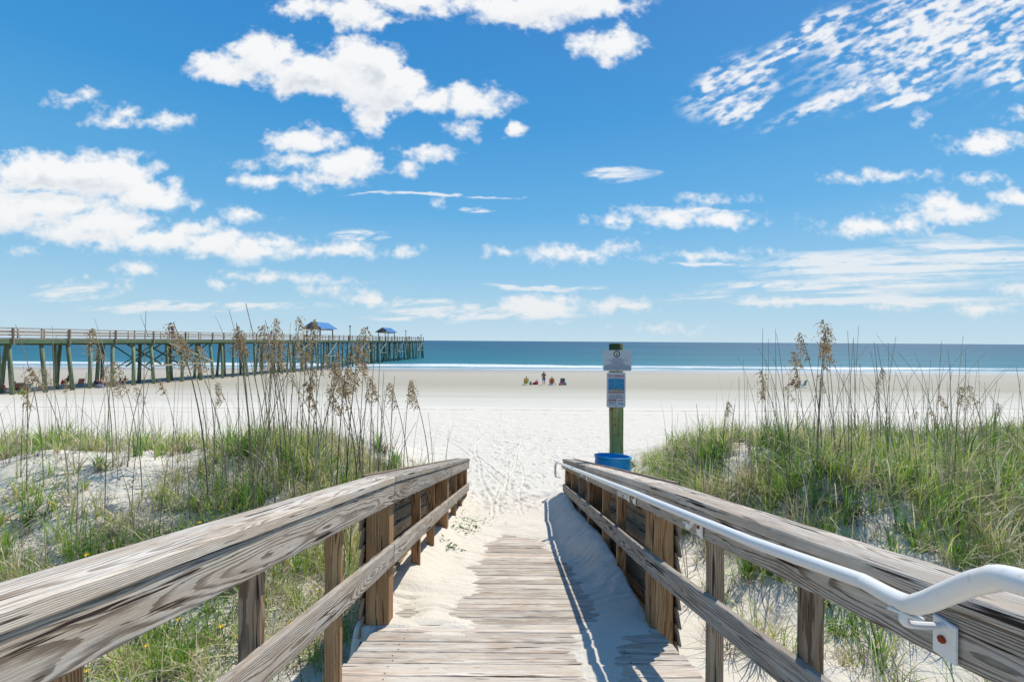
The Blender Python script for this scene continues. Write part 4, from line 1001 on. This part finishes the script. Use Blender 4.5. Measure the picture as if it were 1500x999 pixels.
# creeping broad-leaved ground cover on the left
def leaves(name, X, Y, Z, s, rnd, mat, parent=None, kind='stuff'):
    n = len(X); az = RNG.uniform(0, 2*PI, n); tilt = RNG.normal(0, .45, n)
    dx, dy, dz = np.cos(az), np.sin(az), np.sin(tilt); px_, py_ = -dy, dx
    prof = [(0, 0, 0), (.35, .32, .08), (.35, -.32, .08), (1, 0, -.05)]
    V = np.stack([np.stack([X+s*(a*dx+b_*px_), Y+s*(a*dy+b_*py_), Z+s*(c_+a*dz)], -1) for a, b_, c_ in prof], 1)
    b0 = np.arange(n)[:, None]*4; q = np.concatenate([b0, b0+1, b0+3, b0+2], 1)
    o = link(name, npmesh(name, V.reshape(-1, 3), q, {'rnd': ('FLOAT', np.repeat(rnd, 4)), 't': ('FLOAT', np.full(n*4, .5))}), mat, parent)
    if kind: o['kind'] = kind
    return o
X, Y = scatter(11000, -12, -1.15, 1.5, 10, lambda x, y: ss(.42, .60, fbm(x*.8, y*.8, 3, 131))*(.3+.7*ss(6, 4.5, y)), 7)
X += RNG.normal(0, .05, len(X)); Y += RNG.normal(0, .05, len(Y))
leaves('ground_cover', X, Y, gzv(X, Y)+np.abs(RNG.normal(.05, .06, len(X))), RNG.uniform(.018, .04, len(X)), RNG.random(len(X)), M_leaf)

# tall stalks and sea oats: one thing per plant
M_stalk = blade_mat('dry_stalk', [(0, (.13, .105, .07)), (.4, (.27, .22, .14)), (.8, (.46, .38, .24)), (1, (.58, .50, .34))], .05)
M_seed = blade_mat('seed_head', [(0, (.22, .14, .06)), (.5, (.44, .30, .15)), (1, (.64, .50, .32))], .4)
def stalk_mesh(h, lean, az, r=.0048, seed=0):
    g = MB(); n = 9; pts = []
    for k in range(n+1):
        t_ = k/n; o_ = h*lean*(t_**2.0); pts.append(Vector((math.cos(az)*o_, math.sin(az)*o_, h*(t_-.25*lean*t_**3)-.03)))
    V = []; Fc = []; T = []
    for i, p in enumerate(pts):
        for k in range(4): V.append(p+Vector((math.cos(k*PI/2), math.sin(k*PI/2), 0))*r*(1-.55*i/n))
    for i in range(n):
        for k in range(4): Fc.append((i*4+k, i*4+(k+1) % 4, (i+1)*4+(k+1) % 4, (i+1)*4+k))
    me = npmesh('stalk', np.array([tuple(v) for v in V]), np.array(Fc), {'rnd': ('FLOAT', np.full(len(V), random.random())), 't': ('FLOAT', np.full(len(V), .5))})
    return me, pts
def head_mesh(pts, az, size):
    """one-sided drooping panicle of small flat spikelets"""
    V = []; Q_ = []; R_2 = []
    top = pts[-1]; d = (pts[-1]-pts[-2]).normalized(); nb = 30
    for i in range(nb):
        q = i/nb; p = top - d*size*(1-q)
        bl = size*(.10+.30*math.sin(PI*min(1, (1-q)*.75+.12)))*random.uniform(.55, 1.25); ba = az+random.gauss(0, .75)
        bd = Vector((math.cos(ba), math.sin(ba), 0)); up_ = random.uniform(.5, 1.0)
        for k in range(7):
            t_ = (k+1)/7; c = p + bd*bl*(t_*.85) + Vector((0, 0, bl*(up_*t_ - 1.25*t_**2)))
            L = random.uniform(.010, .018); w = L*.32
            ld = Vector((bd.x*.5+random.gauss(0, .35), bd.y*.5+random.gauss(0, .35), -.6+random.gauss(0, .45))).normalized()
            wd = ld.cross(Vector((random.gauss(0, 1), random.gauss(0, 1), random.gauss(0, 1)))).normalized()
            b0 = len(V); V += [c, c+ld*L*.45+wd*w, c+ld*L, c+ld*L*.45-wd*w]; Q_.append((b0, b0+1, b0+2, b0+3)); R_2 += [min(1, max(0, random.gauss(.5, .25)))]*4
    return npmesh('seed_head', np.array([tuple(v) for v in V]), np.array(Q_), {'rnd': ('FLOAT', R_2), 't': ('FLOAT', [.5]*len(V))})
def leaf_mesh(n=6, h=.7):
    st = bpy.data.meshes.new('x'); o = blades('leaf', np.zeros(n), np.zeros(n), RNG.uniform(.5, 1, n)*h, RNG.uniform(0, 6.28, n), RNG.uniform(.15, .8, n), np.full(n, .007), RNG.uniform(.35, .95, n), M_grass, None, 6, z=np.zeros(n)-.02)
    me = o.data; bpy.data.objects.remove(o); me.materials.clear(); return me
variants = {'bare': [], 'oat': []}
for i in range(12):
    az = random.uniform(0, 6.28); me, pts_ = stalk_mesh(1.0, random.choice((.04, .08, .12, .2, .3)), az, .0030)
    variants['bare'].append((me, None, leaf_mesh(4, .45)))
for i in range(12):
    az = random.choice((0., .3, -.3, PI, 2.8, .1)); me, pts_ = stalk_mesh(1.0, random.choice((.05, .10, .16, .24)), az, .0042)
    variants['oat'].append((me, head_mesh(pts_, az+random.gauss(0, .3), random.uniform(.14, .23)), leaf_mesh(6, .5)))
def plant(kind, x, y, h, label, group, vi=None, rz=None):
    st, hd, lf = (random.choice(variants[kind]) if vi is None else variants[kind][vi])
    r = empty('sea_oats' if kind == 'oat' else 'dry_reed', (x, y, gz(x, y)), label, 'sea oats' if kind == 'oat' else 'dry stalk', group, random.uniform(-.6, .6) if rz is None else rz)
    r.scale = (h, h, h)
    for nm, me, mat in (('stalk', st, M_stalk), ('seed_head', hd, M_seed), ('leaf', lf, M_grass)):
        if me is None: continue
        if not me.materials: me.materials.append(mat)
        o = bpy.data.objects.new(nm, me); COL.objects.link(o); o.parent = r
        if nm == 'leaf': o.scale = (1/h,)*3
    return r
def by_tip(kind, px, pytip, y, label, group, basejit=0.15):
    x = (px-750)/F*y; z = gz(x, y); tip = -(pytip-499.8-(px-750)*.0066)/F*y; h = max(.35, tip-z)
    return plant(kind, x+random.uniform(-basejit, basejit), y, h/.97, label, group)
LO, LB = ('tan headed sea oats growing on the left dune', 'sea oats on the left dune'), ('thin bare dry stalk standing on the left dune', 'bare stalks on the left dune')
RO, RB = ('tan headed sea oats growing on the right dune', 'sea oats on the right dune'), ('thin bare dry stalk standing on the right dune', 'bare stalks on the right dune')
for px, tip in [(28,553),(38,560),(90,535),(103,552),(110,525),(165,535),(178,478),(196,512),(200,548),(240,560),(262,550),(292,463),(300,478),(306,492),(318,560),(325,482),(370,470),(376,478),(398,462),(404,468),(412,464),(420,470),(410,500),(428,497),(435,512),(456,455),(460,470),(465,515),(472,530),(478,505),(490,520),(498,535),(510,497),(515,525),(520,540),(532,520),(540,518),(546,540),(438,530),(450,500),(486,540),(503,515),(527,545),(395,488),(415,515)]:
    by_tip('oat', px, tip+random.uniform(-4, 4), random.uniform(5.8, 8.3) if px > 250 else random.uniform(6.0, 9), *LO)
for px, tip in [(576,552),(592,554),(603,552),(632,552)]: by_tip('oat', px, tip, random.uniform(8.4, 9.2), 'small headed sea oats standing apart at the right edge of the left dune', 'sea oats at the dune edge', .03)
for i in range(120):
    px = random.choice((random.uniform(5, 560), random.uniform(330, 570))); by_tip('bare', px, random.uniform(520, 610) if random.random() < .75 else random.uniform(440, 520), random.uniform(5.2, 9), *LB)
for i in range(9): by_tip('bare', random.uniform(565, 655), random.uniform(570, 650), random.uniform(8, 10), *LB)
for px, tip in [(1210,462),(1200,478),(1196,492),(1204,500),(1212,505),(1183,480),(1136,530),(1060,585),(1216,545),(1187,560),(1283,535),(1408,565),(1410,572),(1415,580),(1435,552),(1380,598),(1372,610),(1340,600),(1480,590),(1190,515)]: by_tip('oat', px, tip, random.uniform(6, 8.2), *RO)
for i in range(164):
    px = random.choice((random.uniform(985, 1500), random.uniform(1100, 1420), random.uniform(1100, 1500))); lo_ = 465 if px > 1080 else 590
    by_tip('bare', px, random.triangular(lo_, 625, 560), random.uniform(5.8, 9), *RB)

for sgn_, fn in ((-1, dens_left), (1, dens_right)):
    X, Y = scatter(5200, *((-9, -1.3) if sgn_ < 0 else (1.8, 11)), 4.8, 10.5, lambda x, y: .09*np.clip(fn(x, y), 0, 1)+.006, 1); n_ = len(X)
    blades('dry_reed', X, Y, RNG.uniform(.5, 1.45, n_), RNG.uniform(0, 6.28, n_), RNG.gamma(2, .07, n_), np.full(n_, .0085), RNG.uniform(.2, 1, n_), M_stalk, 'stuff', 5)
# yellow wildflowers and small creepers
M_pet = plain('yellow_petal', (.75, .50, .03), .6); M_stem = plain('green_stem', (.10, .18, .04), .7)
gm = MB(); V = [(0, 0, .2)]
for k in range(10): a = 2*PI*k/10; r_ = .024 if k % 2 == 0 else .011; V.append((math.cos(a)*r_, math.sin(a)*r_, .203+.004*(k % 2)))
gm.poly(V, [(0, 1+k, 1+(k+1) % 10) for k in range(10)]); of_ = gm.build('blossom', M_pet); me_f = of_.data; bpy.data.objects.remove(of_)
gm = MB(); gm.tube([(0, 0, -.02), (.01, 0, .1), (0, 0, .2)], .003, 5); os_ = gm.build('stem', M_stem); me_s = os_.data; bpy.data.objects.remove(os_)
cnt = 0
while cnt < 60:
    px, py, = random.uniform(20, 470), random.uniform(735, 985); y = random.uniform(3.2, 6.2)
    x = (px-750)/F*y; 
    if x > -1.5: continue
    z = gz(x, y); r = empty('wildflower', (x, y, z), 'small yellow wildflower in the grass left of the boardwalk', 'flower', 'yellow wildflowers'); s_ = random.uniform(.7, 1.5); r.scale = (s_,)*3; r.rotation_euler = (random.uniform(-.4, .2), random.uniform(-.3, .3), 0)
    for nm, me in (('blossom', me_f), ('stem', me_s)):
        o = bpy.data.objects.new(nm, me); COL.objects.link(o); o.parent = r
    cnt += 1
for (x, y, n, sprd, lb) in ((-.66, 6.9, 60, .10, 'small green creeper sprouting from the sand at the foot of the left railing'), (-.70, 5.62, 24, .05, 'tiny green seedling in the sand beside the second left post'), (-.55, 7.6, 44, .16, 'sparse creeper trailing over the sand past the left railing')):
    r = empty('creeper', (x, y, gz(x, y)), lb, 'plant'); X = x+RNG.normal(0, sprd, n); Y = y+RNG.normal(0, sprd*1.6, n); X = np.clip(X, -.80, 9)
    leaves('leaf', X, Y, gzv(X, Y)+RNG.uniform(.005, .06, n), RNG.uniform(.03, .055, n), RNG.random(n)*.6, M_leaf, r, None)
    g = MB(); 
    for k in range(5): a = random.uniform(0, 6.28); q1 = Vector((x, y, gz(x, y)+.01)); x2, y2 = max(-.8, x+math.cos(a)*sprd), y+math.sin(a)*sprd*1.5; g.tube([q1, Vector((x2, y2, gz(x2, y2)+.02))], .003, 5)
    g.build('stem', M_stem, r)

# ------------------------------------------------------------------ light, world, camera
SUN = Vector((.44, .60, 1.0)).normalized(); el = math.asin(SUN.z); az = math.atan2(SUN.x, SUN.y)
w = bpy.data.worlds.new('World'); SC.world = w; w.use_nodes = True; t = NT(w.node_tree)
s = t.new('ShaderNodeTexSky', sky_type='NISHITA'); s.sun_disc = False; s.sun_elevation = el; s.sun_rotation = az; s.altitude = 0; s.air_density = 1.0; s.dust_density = .6; s.ozone_density = 2.2
hs = t.new('ShaderNodeHueSaturation'); hs.inputs['Saturation'].default_value = 1.12; t.l.new(s.outputs[0], hs.inputs['Color'])
dz = t.xyz(t.new('ShaderNodeTexCoord').outputs['Generated'])[2]
grad = t.ramp(dz, [(0, (.56, .73, .83)), (.06, (.43, .66, .82)), (.13, (.29, .57, .81)), (.25, (.12, .43, .77)), (.42, (.045, .31, .69)), (.60, (.025, .225, .60)), (1, (.02, .15, .47))])
gs = t.vm('SCALE', grad, c=1/.13)
mx = t.mix(.90, hs.outputs[0], gs); mx = t.mix(t.sst(.25, 0, dz), mx, gs)
bg = t.new('ShaderNodeBackground'); t.l.new(mx, bg.inputs[0]); bg.inputs[1].default_value = .13
o = t.new('ShaderNodeOutputWorld'); t.l.new(bg.outputs[0], o.inputs[0])
ld = bpy.data.lights.new('sun', 'SUN'); ld.energy = 4.7; ld.angle = math.radians(.55); ld.color = (1, .945, .85)
so = bpy.data.objects.new('sun', ld); COL.objects.link(so); so.rotation_euler = SUN.to_track_quat('Z', 'Y').to_euler()
cam = bpy.data.cameras.new('camera'); co = bpy.data.objects.new('camera', cam); COL.objects.link(co)
cam.sensor_width = 36; cam.lens = 36*F/1500; cam.clip_start = .05; cam.clip_end = 80000
co.rotation_euler = (Matrix.Rotation(PI/2, 3, 'X') @ Matrix.Rotation(ROLL, 3, 'Z')).to_euler()
SC.camera = co
SC.view_settings.view_transform = 'Standard'; SC.view_settings.look = 'None'; SC.view_settings.exposure = 0
SC.cycles.transparent_max_bounces = 8; SC.cycles.max_bounces = 6
